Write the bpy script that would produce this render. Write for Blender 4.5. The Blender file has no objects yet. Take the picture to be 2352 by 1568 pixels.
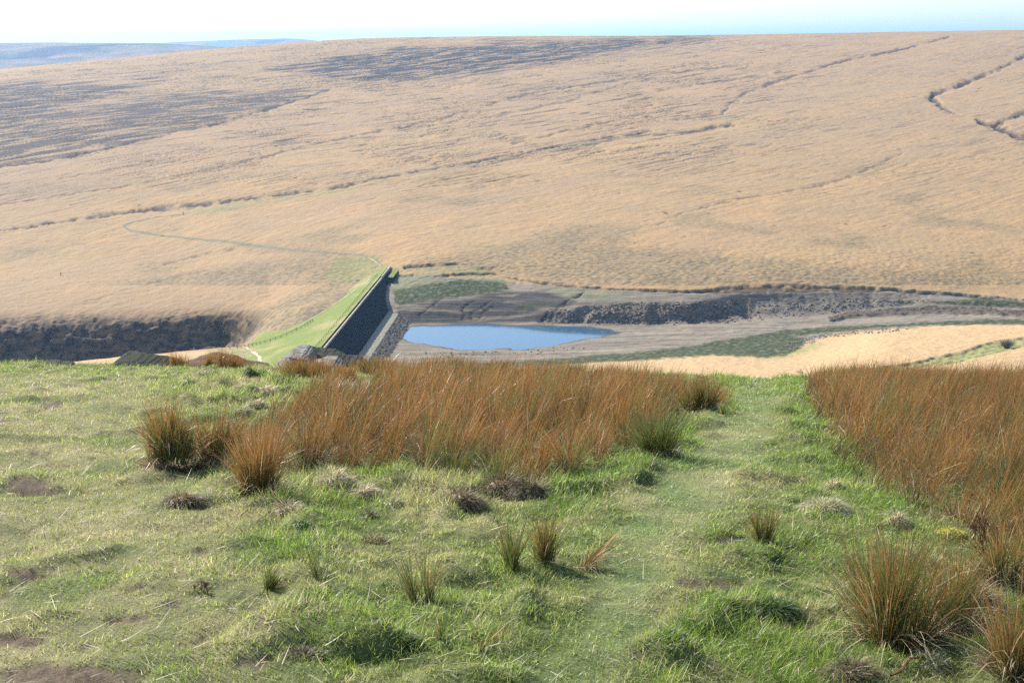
import bpy, math, random
import numpy as np
from mathutils import Matrix, Vector
rng = np.random.default_rng(7)
random.seed(7)
SC = bpy.context.scene
COL = SC.collection
# ------------------------------------------------------------------ camera
F, CU, CV = 2839.0, 1176.0, 784.0          # focal length and centre in a 2352 x 1568 frame
PITCH = math.radians(13.35)
cd = bpy.data.cameras.new('camera'); cam = bpy.data.objects.new('camera', cd); COL.objects.link(cam)
cam.location = (0, 0, 0); cam.rotation_euler = (math.pi/2 - PITCH, 0, 0)
cd.sensor_width = 36; cd.lens = 36*F/2352; cd.clip_start = .1; cd.clip_end = 60000
SC.camera = cam
# ------------------------------------------------------------------ sky, sun, exposure
SUN_EL, SUN_AZ = math.radians(35), math.radians(-46)    # azimuth: left of straight ahead (+Y)
w = bpy.data.worlds.new("World"); SC.world = w; w.use_nodes = True
nt = w.node_tree; nt.nodes.clear()
sky = nt.nodes.new('ShaderNodeTexSky'); sky.sky_type = 'NISHITA'; sky.sun_disc = False
sky.sun_elevation = SUN_EL; sky.sun_rotation = SUN_AZ; sky.altitude = 400
sky.air_density = 1.0; sky.dust_density = 1.6; sky.ozone_density = 1.5
bg = nt.nodes.new('ShaderNodeBackground'); bg.inputs['Strength'].default_value = .135
wo = nt.nodes.new('ShaderNodeOutputWorld')
nt.links.new(sky.outputs[0], bg.inputs[0]); nt.links.new(bg.outputs[0], wo.inputs[0])
sl = bpy.data.lights.new('sun', 'SUN'); sl.energy = 4.9; sl.angle = math.radians(.53); sl.color = (1, .95, .87)
sun = bpy.data.objects.new('sun', sl); COL.objects.link(sun)
sdir = Vector((math.sin(SUN_AZ)*math.cos(SUN_EL), math.cos(SUN_AZ)*math.cos(SUN_EL), math.sin(SUN_EL)))
sun.rotation_euler = sdir.to_track_quat('Z', 'Y').to_euler(); sun.location = (-60, 60, 60)
SC.view_settings.view_transform = 'Standard'; SC.view_settings.look = 'None'
SC.view_settings.gamma = 1; SC.view_settings.exposure = 1.02
SC.cycles.use_denoising = False; SC.cycles.max_bounces = 6; SC.cycles.diffuse_bounces = 3; SC.cycles.transmission_bounces = 3
SC.cycles.volume_bounces = 0; SC.cycles.transparent_max_bounces = 6
SC.cycles.caustics_reflective = False; SC.cycles.caustics_refractive = False

# ------------------------------------------------------------------ maths helpers
SP, CP = math.sin(PITCH), math.cos(PITCH)
def ray(u, v):
    yd = F*CP + (CV-v)*SP
    return (u-CU)/yd, (-F*SP + (CV-v)*CP)/yd          # x/y and z/y
def proj(x, y, z):
    d = y*CP - z*SP
    return CU + F*x/d, CV - F*(y*SP + z*CP)/d
def on_z(u, v, z):
    a, s = ray(u, v); y = z/s
    return a*y, y, z
def _h(ix, iy, seed):
    h = (ix.astype(np.int64)*374761393 + iy.astype(np.int64)*668265263 + seed*974634777) & 0xffffffff
    h = ((h ^ (h >> 13))*1274126177) & 0xffffffff
    return (h ^ (h >> 16)) & 0xfff
_A = np.arange(4096)/4096*2*math.pi; _C = np.cos(_A).astype(np.float32); _S = np.sin(_A).astype(np.float32)
def noise(x, y, seed=0):
    x = np.asarray(x, float); y = np.asarray(y, float)
    ix, iy = np.floor(x), np.floor(y); fx, fy = (x-ix).astype(np.float32), (y-iy).astype(np.float32)
    ux, uy = fx*fx*fx*(fx*(fx*6-15)+10), fy*fy*fy*(fy*(fy*6-15)+10)
    def g(dx, dy):
        a = _h(ix+dx, iy+dy, seed)
        return _C[a]*(fx-dx) + _S[a]*(fy-dy)
    a, b, c, d = g(0, 0), g(1, 0), g(0, 1), g(1, 1)
    return 1.5*((a*(1-ux)+b*ux)*(1-uy) + (c*(1-ux)+d*ux)*uy)
def fbm(x, y, o=4, seed=0, r=.5):
    s = 0; a = 1.0; t = 0
    for i in range(o):
        s = s + a*noise(x*2**i+i*7.3, y*2**i-i*3.1, seed+i*13); t += a; a *= r
    return s/t
def sm(x, a, b):
    t = np.clip((x-a)/(b-a), 0, 1); return t*t*(3-2*t)
def pdist(u, v, pts, lim=None):
    """distance to a polyline given as (u, v) or (u, v, halfwidth); with halfwidths returns distance / halfwidth"""
    if u.size > 50000:                                # only look near the line
        M = 90; X = [p[0] for p in pts]; Y = [p[1] for p in pts]
        m = (u > min(X)-M) & (u < max(X)+M) & (v > min(Y)-M) & (v < max(Y)+M)
        out = np.full(u.shape, 1e3); out[m] = pdist_(u[m], v[m], pts); return out
    return pdist_(u, v, pts)
def pdist_(u, v, pts):
    best = np.full(u.shape, 1e3)
    for p, q in zip(pts[:-1], pts[1:]):
        dx, dy = q[0]-p[0], q[1]-p[1]; L = dx*dx+dy*dy + 1e-9
        t = np.clip(((u-p[0])*dx+(v-p[1])*dy)/L, 0, 1)
        d = np.hypot(u-p[0]-t*dx, v-p[1]-t*dy)
        if len(p) > 2: d = d/(p[2]+t*(q[2]-p[2]))
        best = np.minimum(best, d)
    return best
def inside(u, v, poly):
    c = np.zeros(u.shape, bool); n = len(poly)
    if u.size > 50000:
        X = [p[0] for p in poly]; Y = [p[1] for p in poly]
        m = (u > min(X)) & (u < max(X)) & (v > min(Y)) & (v < max(Y))
        if m.sum() < 50000 or m.sum() < .9*u.size: c[m] = inside_(u[m], v[m], poly)
        else: c = inside_(u, v, poly)
        return c
    return inside_(u, v, poly)
def inside_(u, v, poly):
    c = np.zeros(u.shape, bool); n = len(poly)
    for i in range(n):
        (x1, y1), (x2, y2) = poly[i], poly[i-1]
        if y1 == y2: continue
        c ^= ((y1 > v) != (y2 > v)) & (u < (x2-x1)*(v-y1)/(y2-y1)+x1)
    return c
def sdist(u, v, poly):                                # positive inside
    d = pdist(u, v, list(poly)+[poly[0]])
    return np.where(inside(u, v, poly), d, -d)
def pchip(X, Z, x):
    """monotone cubic through per-column knots. X, Z: (k, n); x: (m, n)"""
    h = np.diff(X, axis=0); dl = np.diff(Z, axis=0)/h
    d = np.zeros_like(X)
    w1 = 2*h[1:]+h[:-1]; w2 = h[1:]+2*h[:-1]
    ok = dl[:-1]*dl[1:] > 0
    d[1:-1] = np.where(ok, (w1+w2)/(w1/np.where(ok, dl[:-1], 1)+w2/np.where(ok, dl[1:], 1)), 0)
    d[0] = dl[0]; d[-1] = dl[-1]
    out = np.zeros_like(x)
    for k in range(X.shape[0]-1):
        m = (x >= X[k]) & ((x < X[k+1]) | (k == X.shape[0]-2))
        t = (x-X[k])/h[k]; t2 = t*t; t3 = t2*t
        z = (2*t3-3*t2+1)*Z[k] + (t3-2*t2+t)*h[k]*d[k] + (-2*t3+3*t2)*Z[k+1] + (t3-t2)*h[k]*d[k+1]
        out = np.where(m, z, out)
    return out

# ------------------------------------------------------------------ object helpers
def mesh_np(name, V, faces, mat, parent=None, attrs=None, smooth=False, loc=(0, 0, 0)):
    """faces: list of int arrays (n,3) or (n,4)"""
    me = bpy.data.meshes.new(name)
    V = np.ascontiguousarray(V, np.float32); me.vertices.add(len(V)); me.vertices.foreach_set('co', V.ravel())
    faces = [np.asarray(f, np.int32) for f in faces if len(f)]
    nl = sum(f.size for f in faces); npol = sum(len(f) for f in faces)
    me.loops.add(nl); me.loops.foreach_set('vertex_index', np.concatenate([f.ravel() for f in faces]))
    me.polygons.add(npol)
    tot = np.concatenate([np.full(len(f), f.shape[1], np.int32) for f in faces])
    st = np.concatenate([[0], np.cumsum(tot)[:-1]]).astype(np.int32)
    me.polygons.foreach_set('loop_start', st)
    me.polygons.foreach_set('use_smooth', np.full(npol, smooth, bool))
    if attrs:
        for k, a in attrs.items():
            a = np.ascontiguousarray(a, np.float32)
            if a.ndim == 1:
                at = me.attributes.new(k, 'FLOAT', 'POINT'); at.data.foreach_set('value', a)
            else:
                at = me.attributes.new(k, 'FLOAT_COLOR', 'POINT')
                at.data.foreach_set('color', np.c_[a, np.ones(len(a), np.float32)].astype(np.float32).ravel())
    me.update(calc_edges=True)
    me.materials.append(mat)
    o = bpy.data.objects.new(name, me); COL.objects.link(o); o.location = loc
    if parent: o.parent = parent
    return o
def tag(o, label=None, cat=None, group=None, kind=None):
    for k, v in (('label', label), ('category', cat), ('group', group), ('kind', kind)):
        if v: o[k] = v
    return o
def empty(name, loc, label=None, cat=None, group=None, rz=0):
    o = bpy.data.objects.new(name, None); COL.objects.link(o); o.location = loc; o.rotation_euler.z = rz
    o.empty_display_size = .2
    return tag(o, label, cat, group)
def grid_faces(nr, nc):
    i = (np.arange(nr-1)[:, None]*nc + np.arange(nc-1)[None]).ravel()
    return np.stack([i, i+1, i+nc+1, i+nc], 1)
class MB:
    def __init__(s): s.v = []; s.f = []
    def box(s, c, d, rz=0, tilt=0):
        x, y, z = d[0]/2, d[1]/2, d[2]/2; n = len(s.v); cr, sr = math.cos(rz), math.sin(rz)
        for X, Y, Z in ((-x,-y,-z),(x,-y,-z),(x,y,-z),(-x,y,-z),(-x,-y,z),(x,-y,z),(x,y,z),(-x,y,z)):
            X += tilt*Z
            s.v.append((c[0]+X*cr-Y*sr, c[1]+X*sr+Y*cr, c[2]+Z))
        s.f += [tuple(n+k for k in q) for q in ((0,3,2,1),(4,5,6,7),(0,1,5,4),(1,2,6,5),(2,3,7,6),(3,0,4,7))]
    def bar(s, p, q, r):
        p, q = Vector(p), Vector(q); d = (q-p).normalized(); a = d.orthogonal().normalized(); b = d.cross(a); n = len(s.v)
        for P in (p, q):
            for k in range(5):
                t = k*2*math.pi/5; s.v.append(tuple(P + r*(a*math.cos(t)+b*math.sin(t))))
        for k in range(5): s.f.append((n+k, n+(k+1) % 5, n+5+(k+1) % 5, n+5+k))
    def build(s, name, mat, parent=None):
        me = bpy.data.meshes.new(name); me.from_pydata(s.v, [], s.f); me.update(); me.materials.append(mat)
        o = bpy.data.objects.new(name, me); COL.objects.link(o)
        if parent: o.parent = parent
        return o

# ------------------------------------------------------------------ material helpers
def newmat(name):
    m = bpy.data.materials.new(name); m.use_nodes = True; m.node_tree.nodes.clear(); return m, m.node_tree
def N(nt, t, **kw):
    n = nt.nodes.new(t)
    for k, v in kw.items():
        if k.startswith('i_'): n.inputs[int(k[2:])].default_value = v
        else: setattr(n, k, v)
    return n
def L(nt, a, b): nt.links.new(a, b)
def att(nt, name): return N(nt, 'ShaderNodeAttribute', attribute_name=name)
def mixc(nt, f, a, b):
    n = N(nt, 'ShaderNodeMix', data_type='RGBA')
    for s, x in ((0, f), (6, a), (7, b)):
        if hasattr(x, 'links'): L(nt, x, n.inputs[s])
        elif s == 0: n.inputs[0].default_value = x
        else: n.inputs[s].default_value = (*x, 1)
    return n.outputs[2]
def ntex(nt, scale, detail=4, rough=.6, vec=None, dist=0):
    n = N(nt, 'ShaderNodeTexNoise'); n.inputs['Scale'].default_value = scale; n.inputs['Detail'].default_value = detail
    n.inputs['Roughness'].default_value = rough; n.inputs['Distortion'].default_value = dist
    if vec: L(nt, vec, n.inputs['Vector'])
    return n
def ramp(nt, x, a, b, lo=0., hi=1.):
    n = N(nt, 'ShaderNodeMapRange'); n.inputs[1].default_value = a; n.inputs[2].default_value = b
    n.inputs[3].default_value = lo; n.inputs[4].default_value = hi; L(nt, x, n.inputs[0]); return n.outputs[0]
def mul(nt, a, b, op='MULTIPLY'):
    n = N(nt, 'ShaderNodeMath', operation=op)
    for i, x in enumerate((a, b)):
        if hasattr(x, 'links'): L(nt, x, n.inputs[i])
        else: n.inputs[i].default_value = x
    return n.outputs[0]
def finish(nt, col, rough=1.0, bump=None, bstr=.5, bdist=.05, spec=.2):
    p = N(nt, 'ShaderNodeBsdfPrincipled'); o = N(nt, 'ShaderNodeOutputMaterial')
    if hasattr(col, 'links'): L(nt, col, p.inputs['Base Color'])
    else: p.inputs['Base Color'].default_value = (*col, 1)
    if hasattr(rough, 'links'): L(nt, rough, p.inputs['Roughness'])
    else: p.inputs['Roughness'].default_value = rough
    p.inputs['Specular IOR Level'].default_value = spec
    if bump is not None:
        b = N(nt, 'ShaderNodeBump'); b.inputs['Strength'].default_value = bstr; b.inputs['Distance'].default_value = bdist
        L(nt, bump, b.inputs['Height']); L(nt, b.outputs[0], p.inputs['Normal'])
    L(nt, p.outputs[0], o.inputs[0]); return p
def noisy_mat(name, c1, c2, scale, rough=.95, bs=.5, bd=.05, detail=6, c3=None, s3=1):
    m, nt = newmat(name); tc = N(nt, 'ShaderNodeTexCoord').outputs['Object']
    n = ntex(nt, scale, detail, .65, tc); c = mixc(nt, ramp(nt, n.outputs[0], .35, .65), c1, c2)
    if c3:
        n2 = ntex(nt, s3, 5, .6, tc); c = mixc(nt, ramp(nt, n2.outputs[0], .48, .62), c, c3)
    finish(nt, c, rough, n.outputs[0], bs, bd, .08); return m

# =================================================================== THE VALLEY
# cross-valley profile: every row is a line along the valley, given where it is seen and how far away it lies
def rowv(*p): return ('v', p)      # (u, v, Y)
def rowz(*p): return ('z', p)      # (u, Y, z)
ROWS = [
 rowz((-500, 39, -11.8), (2900, 39, -11.8)),
 rowz((-500, 90, -33), (2900, 90, -33)),
 rowz((-500, 250, -82), (2900, 250, -82)),
 rowz((-500, 440, -118), (600, 440, -118.3), (700, 425, -110), (760, 415, -107), (830, 425, -112.5), (900, 438, -118), (1250, 440, -117.8), (1500, 400, -108.5), (1700, 380, -103.5), (2000, 362, -100), (2352, 355, -98), (2900, 350, -97)),
 rowz((-500, 470, -125.5), (0, 481, -125.9), (300, 500, -125), (540, 508, -123), (620, 489, -120), (820, 480, -119.5), (1100, 468, -119), (1400, 467, -117.9), (1600, 466, -116), (1850, 462, -114.8), (1940, 475, -113.2), (2030, 494, -112), (2352, 489, -109), (2900, 484, -107)),
 rowz((-500, 520, -155), (0, 528, -150), (300, 540, -145), (520, 545, -138), (590, 518, -125), (640, 505, -121), (700, 500, -118.5), (820, 502, -120.5), (930, 505, -120.6), (1200, 500, -120.8), (1400, 500, -119.8), (1600, 500, -119), (2000, 518, -116.4), (2352, 512, -113.2), (2900, 510, -110)),
 rowz((-500, 560, -157), (0, 570, -152), (300, 575, -147), (540, 580, -138), (600, 550, -124), (640, 530, -119), (700, 522, -116.5), (780, 545, -113), (850, 560, -117), (920, 538, -120.3), (1300, 538.5, -120.4), (1500, 537, -119.3), (1680, 546, -118.3), (1750, 543, -118), (2000, 545, -116.8), (2352, 545, -114), (2900, 545, -111)),
 rowz((-500, 575, -143), (0, 579, -142), (300, 583, -137.5), (540, 587, -130.5), (620, 560, -120.3), (700, 545, -114.3), (780, 565, -112.3), (850, 580, -112.5), (920, 556, -115.2), (1180, 557, -115.3), (1300, 545, -115.6), (1500, 542.8, -115.0), (1590, 547, -112.3), (1670, 555, -110.8), (1740, 556, -113), (2000, 557, -112.6), (2352, 553, -112), (2900, 550, -109)),
 rowv((-500, 768, 590), (0, 755, 588.6), (300, 740, 591), (540, 715, 592), (620, 705, 580), (700, 690, 570), (780, 660, 592), (880, 622, 618), (940, 640, 590), (1150, 641, 588), (1250, 655, 573), (1500, 662, 563), (1750, 663, 562), (2000, 662, 566), (2352, 684, 566), (2900, 690, 566)),
 rowv((-500, 600, 730), (0, 600, 720), (400, 580, 720), (880, 555, 665), (1250, 560, 650), (1750, 560, 646), (2352, 570, 650), (2900, 575, 650)),
 rowv((-500, 400, 980), (0, 400, 960), (880, 400, 900), (1500, 400, 865), (2352, 400, 855), (2900, 400, 850)),
 rowv((-500, 240, 1280), (0, 225, 1330), (880, 220, 1400), (1500, 220, 1350), (2352, 215, 1320), (2900, 215, 1300)),
 rowv((-500, 205, 1450), (0, 160, 1650), (150, 146, 1720), (300, 132, 1800), (500, 111, 1900), (700, 96, 2000), (850, 87, 2080), (1176, 83, 2150), (1500, 83, 2200), (2000, 75, 2200), (2352, 69, 2200), (2900, 62, 2200)),
]
A = np.linspace(-.62, .62, 1050)                     # x/y of each column
def row_arrays(a):
    Ys, Zs = [], []
    for kind, pts in ROWS:
        p = np.array(pts, float); us = p[:, 0]
        u = CU + a*2770.0
        for _ in range(4):
            if kind == 'v':
                v = np.interp(u, us, p[:, 1])
                yd = F*CP + (CV-v)*SP
            else:
                Y = np.interp(u, us, p[:, 1]); z = np.interp(u, us, p[:, 2]); _u, v = proj(a*Y, Y, z); yd = F*CP+(CV-v)*SP
            u = CU + a*yd
        if kind == 'v':
            v = np.interp(u, us, p[:, 1]); Y = np.interp(u, us, p[:, 2]); z = ray(u, v)[1]*Y
        else:
            Y = np.interp(u, us, p[:, 1]); z = np.interp(u, us, p[:, 2])
        Ys.append(Y); Zs.append(z)
    Yr, Zr = Ys[-1], Zs[-1]
    Ys += [Yr+500, Yr+1500]; Zs += [Zr-22, Zr-150]
    Y = np.array(Ys); Z = np.array(Zs)
    k = np.array([1, 4, 9, 14, 17, 14, 9, 4, 1.]); k /= k.sum()     # soften the kinks between columns
    def soft(M, step):
        out = np.zeros_like(M)
        for i, wgt in enumerate(k):
            idx = np.clip(np.arange(M.shape[1]) + (i-4)*step, 0, M.shape[1]-1); out += wgt*M[:, idx]
        return out
    for s in (1, 2, 3, 5, 8):
        if s > 3: Y2, Z2 = soft(Y, s), soft(Z, s); k0 = 8 if s == 5 else 9; Y[k0:], Z[k0:] = Y2[k0:], Z2[k0:]
        else: Y, Z = soft(Y, s), soft(Z, s)
    return Y, Z
KY, KZ = row_arrays(A)
rows = [np.geomspace(40, 330, 60)[:-1], np.arange(330, 640, .62), np.arange(640, 900, 1.15), np.geomspace(900, 2400, 420), np.geomspace(2420, 3600, 30)]
YR = np.concatenate(rows)
GY = np.repeat(YR[:, None], len(A), 1); GA = np.repeat(A[None], len(YR), 0); GX = GA*GY
GZ = pchip(KY, KZ, GY)
U, Vv = proj(GX, GY, GZ)

# ---- directional frame: the peat drains run diagonally down the hill
DS = (.72, .69); S_ = GX*DS[0] + GY*DS[1]; T_ = -GX*DS[1] + GY*DS[0]
warp = 14*fbm(GX/90, GY/90, 3, 5)
far = sm(GY, 600, 640)*(1-sm(Vv, 640, 700))
hillm = (Vv < 655) & (GY > 560)
# masks --------------------------------------------------------------
HE1 = [(600,158),(690,142),(780,128),(900,112),(1100,98),(1400,88),(1620,84),(1640,92),(1500,112),(1400,122),(1250,150),(1000,184),(880,192),(800,186),(700,172)]
HE2 = [(-300,200),(0,192),(150,186),(345,196),(300,215),(250,232),(120,252),(0,300),(-300,340)]
HE3 = [(-300,330),(0,262),(150,250),(300,228),(420,214),(600,205),(770,203),(700,222),(640,240),(500,282),(420,302),(300,326),(120,364),(0,380),(-300,400)]
wu = U + 26*fbm(U/90, Vv/30, 4, 21); wv = Vv + 9*fbm(U/70, Vv/25, 4, 31)
streak = fbm(S_/70+warp/30, T_/9, 4, 41)
streak2 = fbm(S_/28+warp/20, T_/3.5, 4, 43)
heather = np.zeros_like(GX)
for P, k in ((HE1, 1.0), (HE2, .9), (HE3, .85)):
    heather = np.maximum(heather, k*sm(sdist(wu, wv, P) + 22*streak, -10, 14))
heather *= np.where(hillm, 1, 0)
heather *= .12+.88*sm(1.3*streak + 1.1*streak2 + .15*(heather > .6), -.18, .14)
patch = sm(streak*.9+.5*streak2 + .25*fbm(GX/160, GY/160, 3, 71), .22, .42)*sm(-Vv, -470, -300)*hillm*(1-sm(U, 1500, 2100)*.6)
heather = np.maximum(heather, .75*patch)
# gullies (depth in metres, half width in px)
G = [
 ([(-300,560,3),(0,529,3),(165,506,3),(240,493,5),(300,487,3),(335,480,7),(400,474,9),(470,468,6),(560,456,4),(640,446,4),(770,430,4),(900,402,3),(1040,380,3),(1200,352,2.5),(1330,325,2),(1500,300,2)], 2.4),
 ([(-300,440,2),(0,383,2),(120,367,3),(260,336,3),(400,303,3),(500,284,4),(640,242,4),(760,206,2)], 2.5),
 ([(560,372,2),(700,336,2),(820,310,2.5),(1000,276,2.5),(1200,216,3),(1450,178,2.5),(1700,150,2)], 1.8),
 ([(0,470,1.5),(200,440,2),(400,410,2),(600,372,1.5)], 1.2),
 ([(1500,310,2),(1590,303,4),(1640,292,5),(1685,285,3)], 2.5),
 ([(1655,262,3),(1680,235,3),(1720,208,4),(1850,165,4),(1960,135,3),(2050,118,3),(2180,85,2)], 2.2),
 ([(2066,340,2),(2070,352,3),(2000,385,4),(1930,412,4),(1850,432,3.5),(1700,455,3),(1560,490,3),(1500,520,3)], 1.1),
 ([(2600,60,3),(2352,128,4),(2280,165,5),(2215,190,7),(2150,214,6),(2138,224,7),(2160,240,6),(2185,255,5),(2205,264,3)], 4.5),
 ([(2250,278,5),(2290,290,8),(2352,315,9),(2500,360,9)], 5.0), ([(2290,285,5),(2352,258,7),(2500,225,7)], 4.0),
 ([(200,690,2),(330,655,2),(440,628,2),(480,622,2)], 1.0),
 ([(380,606,2),(460,586,3),(520,575,4),(575,562,5)], 1.4),
 ([(1120,270,3),(1300,232,3),(1480,180,2)], 1.4), ([(1180,330,2.5),(1300,300,3),(1480,262,2.5)], 1.6),
 ([(1290,345,3),(1400,322,3),(1500,300,2)], 1.3), ([(1330,245,2),(1560,200,3),(1830,162,2)], 1.3),
 ([(820,400,2),(900,380,2.5),(1010,350,2)], 1.2), ([(140,410,2),(330,375,2)], 1.0), ([(440,395,2),(590,365,2)], 1.2),
 ([(960,742,5),(968,722,4),(985,705,3),(1005,690,2)], 1.3), ([(1088,742,5),(1085,722,4),(1105,704,3),(1130,690,2)], 1.4),
 ([(1065,735,3),(1062,712,2.5),(1085,690,2)], .9), ([(1240,742,4),(1262,718,3.5),(1300,695,3),(1345,668,2)], 1.3),
 ([(1100,735,3),(1112,716,3),(1140,700,2)], 1.0),
 ([(1200,1,1),(1201,1,1)], 0),
]
peat = np.zeros_like(GX); dz = np.zeros_like(GX)
gu = U + 12*fbm(U/40, Vv/20, 3, 61) + 7*fbm(U/10, Vv/6, 2, 62); gv = Vv + 3.6*fbm(U/30, Vv/15, 3, 63) + 2.8*fbm(U/11, Vv/7, 3, 64)
for pts, dep in G:
    d = pdist(gu, gv, pts)/1.0
    dd = d
    rough = np.clip(.68+1.7*fbm(U/30, Vv/26, 4, 67), .05, 1.15)*np.clip(.95+1.0*fbm(U/120, Vv/80, 2, 68), .4, 1)
    bedg = np.median([p[1] for p in pts]) > 660
    dz -= dep*(.6 if bedg else .6)*np.exp(-(dd/(.8 if bedg else 1.0))**2)*np.clip(rough, .15, 1.1)
    peat = np.maximum(peat, np.exp(-(dd/(.85 if bedg else .85))**4)*np.clip(rough*1.3, 0, 1)*(1 if bedg else min(1, (dep/2.6)**.8)))
# broad unnamed groughs
rid = 1-np.abs(fbm(S_/120+warp/25, T_/16, 3, 81))*2.6
rid2 = 1-np.abs(fbm(S_/60+warp/25, T_/8, 3, 83))*2.6
amt = sm(-Vv, -520, -340)*(1-.65*sm(U, 1500, 2000))
modl = sm(fbm(GX/110, GY/110, 3, 85), -.3, .25)
dz -= hillm*amt*modl*(1.0*sm(rid, .80, 1.0) + .6*sm(rid2, .78, 1))
peat = np.maximum(peat, hillm*amt*modl*np.maximum(sm(rid, .90, 1.0), .8*sm(rid2, .88, 1))*.95)
rid3 = 1-np.abs(fbm(S_/34+warp/25, T_/4.2, 3, 87))*2.6
mod3 = sm(fbm(S_/120, T_/45, 3, 88), -.05, .3)
peat = np.maximum(peat, hillm*amt*mod3*sm(rid3, .84, 1)*.95); dz -= hillm*amt*mod3*.45*sm(rid3, .8, 1)
# gullies in the foreshore and small scattered hags
hag = fbm(GX/5.5+warp*.3, GY/16, 3, 91)
peat = np.maximum(peat, .7*sm(hag, .50, .62)*hillm)

# mud of the drawn-down reservoir
BED = [(893,628),(940,632),(1000,630),(1060,640),(1140,641),(1200,652),(1320,660),(1400,664),(1500,668),(1700,664),(1850,663),(2050,664),(2200,672),(2352,686),(2900,700),(2900,742),(2352,744),(2150,748),(1950,762),(1880,775),(1800,806),(1760,818),(1640,812),(1500,822),(1400,829),(1300,836),(1200,842),(1000,850),(830,850),(760,860),(835,760),(880,690)]
bed_s = sdist(U + 12*fbm(U/40, Vv/14, 3, 101), Vv + 3.5*fbm(U/25, Vv/10, 3, 103), BED)
bed = sm(bed_s, -2, 2)*(GY > 430)
steep = sm(-((GY-553)/9.0)**2, -1, -.2)*sm(U, 1230, 1330)*(1-sm(U, 2080, 2250))
# pebbly, dry banks
rub = sm(sdist(wu*1.0, Vv, [(1235,748),(1262,722),(1330,706),(1430,700),(1560,696),(1700,680),(1760,672),(2020,668),(2160,672),(2100,700),(2000,712),(1850,722),(1720,738),(1500,748)]), -4, 6)
rubd = rub*np.clip(.05+.85*(1-sm(U, 1660, 1760))+1.3*fbm(GX/9, GZ/2.2, 3, 134), .1, 1)
# water ---------------------------------------------------------------
WL = -120.0
WPX = [(925,776),(930,764),(942,753),(975,748),(1050,745.5),(1120,745.5),(1180,748),(1300,749.5),(1350,752),(1400,757),(1424,764),(1400,770),(1350,778),(1290,789),(1230,799),(1180,803),(1168,799),(1120,803),(1060,803),(1015,796),(970,789),(940,784)]
WP = [on_z(u, v, WL)[:2] for u, v in WPX]
wc = ((GX > -80) & (GX < 110) & (GY > 440) & (GY < 600))
wd = np.full(GX.shape, -99.0)
wn = 2.2*fbm(GX/9, GY/9, 4, 111)
wd[wc] = sdist(GX[wc], GY[wc], WP) + wn[wc]*1.1

# displacement -----------------------------------------------------------
base_n = .45*fbm(GX/26, GY/26, 3, 121) + .30*fbm(GX/5, GY/5, 3, 123)
dzm = dz*np.where(hillm | (bed > .5), 1, 0)
Z = GZ + dzm + base_n*np.where(GY > 100, 1, .2)
tuss = fbm(GX/1.9, GY/1.9, 3, 125)
field = (1-bed)
Z += field*(.20-.04*sm(GY, 700, 1500))*tuss*(GY > 300)
Z += hillm*.35*streak2*sm(GY, 620, 800)
roughz = hillm*sm(-GY, -700, -600)                     # rougher tussocks low on the far side
Z += roughz*.45*fbm(GX/2.8, GY/2.8, 3, 127)
# rubble and bank texture
blk = fbm(GX/3.0, GZ/1.3+GY/4, 4, 131, .65)
Z += rub*(1.3*np.abs(blk)*1.6 - .4)*(1-.6*sm(U, 1680, 1760))
Z += rub*1.1*fbm(GX/8, GZ/3, 3, 136)*(1-.6*sm(U, 1680, 1760))
Z -= rub*1.8*sm(fbm(GX/12, GY/30, 3, 133), .0, .4)*(1-.7*sm(U, 1680, 1760))
# ravine bank downstream of the dam
rav = (1-sm(U, 560, 640))*sm(GY, 540, 560)*(1-sm(Vv*-1, -752, -690))*(GY < 640)
rav = rav*np.clip(1-np.abs((GY-580)/30)**3, 0, 1)
Z += rav*(2.6*fbm(GX/18, GZ/4.0, 4, 141, .6)+1.8*fbm(GX/7, GZ/3.5, 3, 142) + 1.0*fbm(GX/2.6, GY/2.6, 2, 143))
# overhanging rim where the turf meets the old shore
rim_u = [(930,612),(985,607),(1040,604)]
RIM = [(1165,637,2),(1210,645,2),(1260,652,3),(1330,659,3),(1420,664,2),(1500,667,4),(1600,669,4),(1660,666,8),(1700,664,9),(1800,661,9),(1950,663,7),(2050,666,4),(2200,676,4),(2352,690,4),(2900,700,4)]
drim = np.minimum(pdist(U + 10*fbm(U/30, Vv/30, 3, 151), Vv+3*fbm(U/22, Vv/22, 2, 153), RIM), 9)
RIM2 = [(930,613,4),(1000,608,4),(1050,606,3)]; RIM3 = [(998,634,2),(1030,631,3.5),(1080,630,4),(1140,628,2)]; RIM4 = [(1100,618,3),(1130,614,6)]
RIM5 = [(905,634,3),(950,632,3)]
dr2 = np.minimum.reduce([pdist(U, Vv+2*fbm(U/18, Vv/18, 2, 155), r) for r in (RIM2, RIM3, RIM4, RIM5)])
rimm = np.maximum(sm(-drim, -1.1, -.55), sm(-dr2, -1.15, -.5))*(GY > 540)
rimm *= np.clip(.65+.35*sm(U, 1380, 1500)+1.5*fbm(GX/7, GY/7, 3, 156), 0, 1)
Z -= 1.3*rimm
# undercut bank at the right of the bed
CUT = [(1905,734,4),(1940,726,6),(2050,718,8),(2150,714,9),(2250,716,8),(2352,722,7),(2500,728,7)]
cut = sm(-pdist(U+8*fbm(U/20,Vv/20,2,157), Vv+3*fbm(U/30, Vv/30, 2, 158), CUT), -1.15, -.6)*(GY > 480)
Z += 1.5*cut*(.55+.9*np.abs(fbm(GX/4, GY/4, 3, 159)))
# terraces left by the falling water
mudhill = sm(sdist(U, Vv, [(905,740),(910,705),(960,692),(1060,686),(1150,668),(1260,668),(1330,690),(1250,742),(1100,748),(940,748)]), -3, 8)
Z += mudhill*.10*np.sin(GZ*2*math.pi/.75 + 3*fbm(GX/15, GY/15, 2, 161))
mound = sm(sdist(U, Vv, [(1150,742),(1200,700),(1260,690),(1250,742)]), -5, 15)
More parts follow.
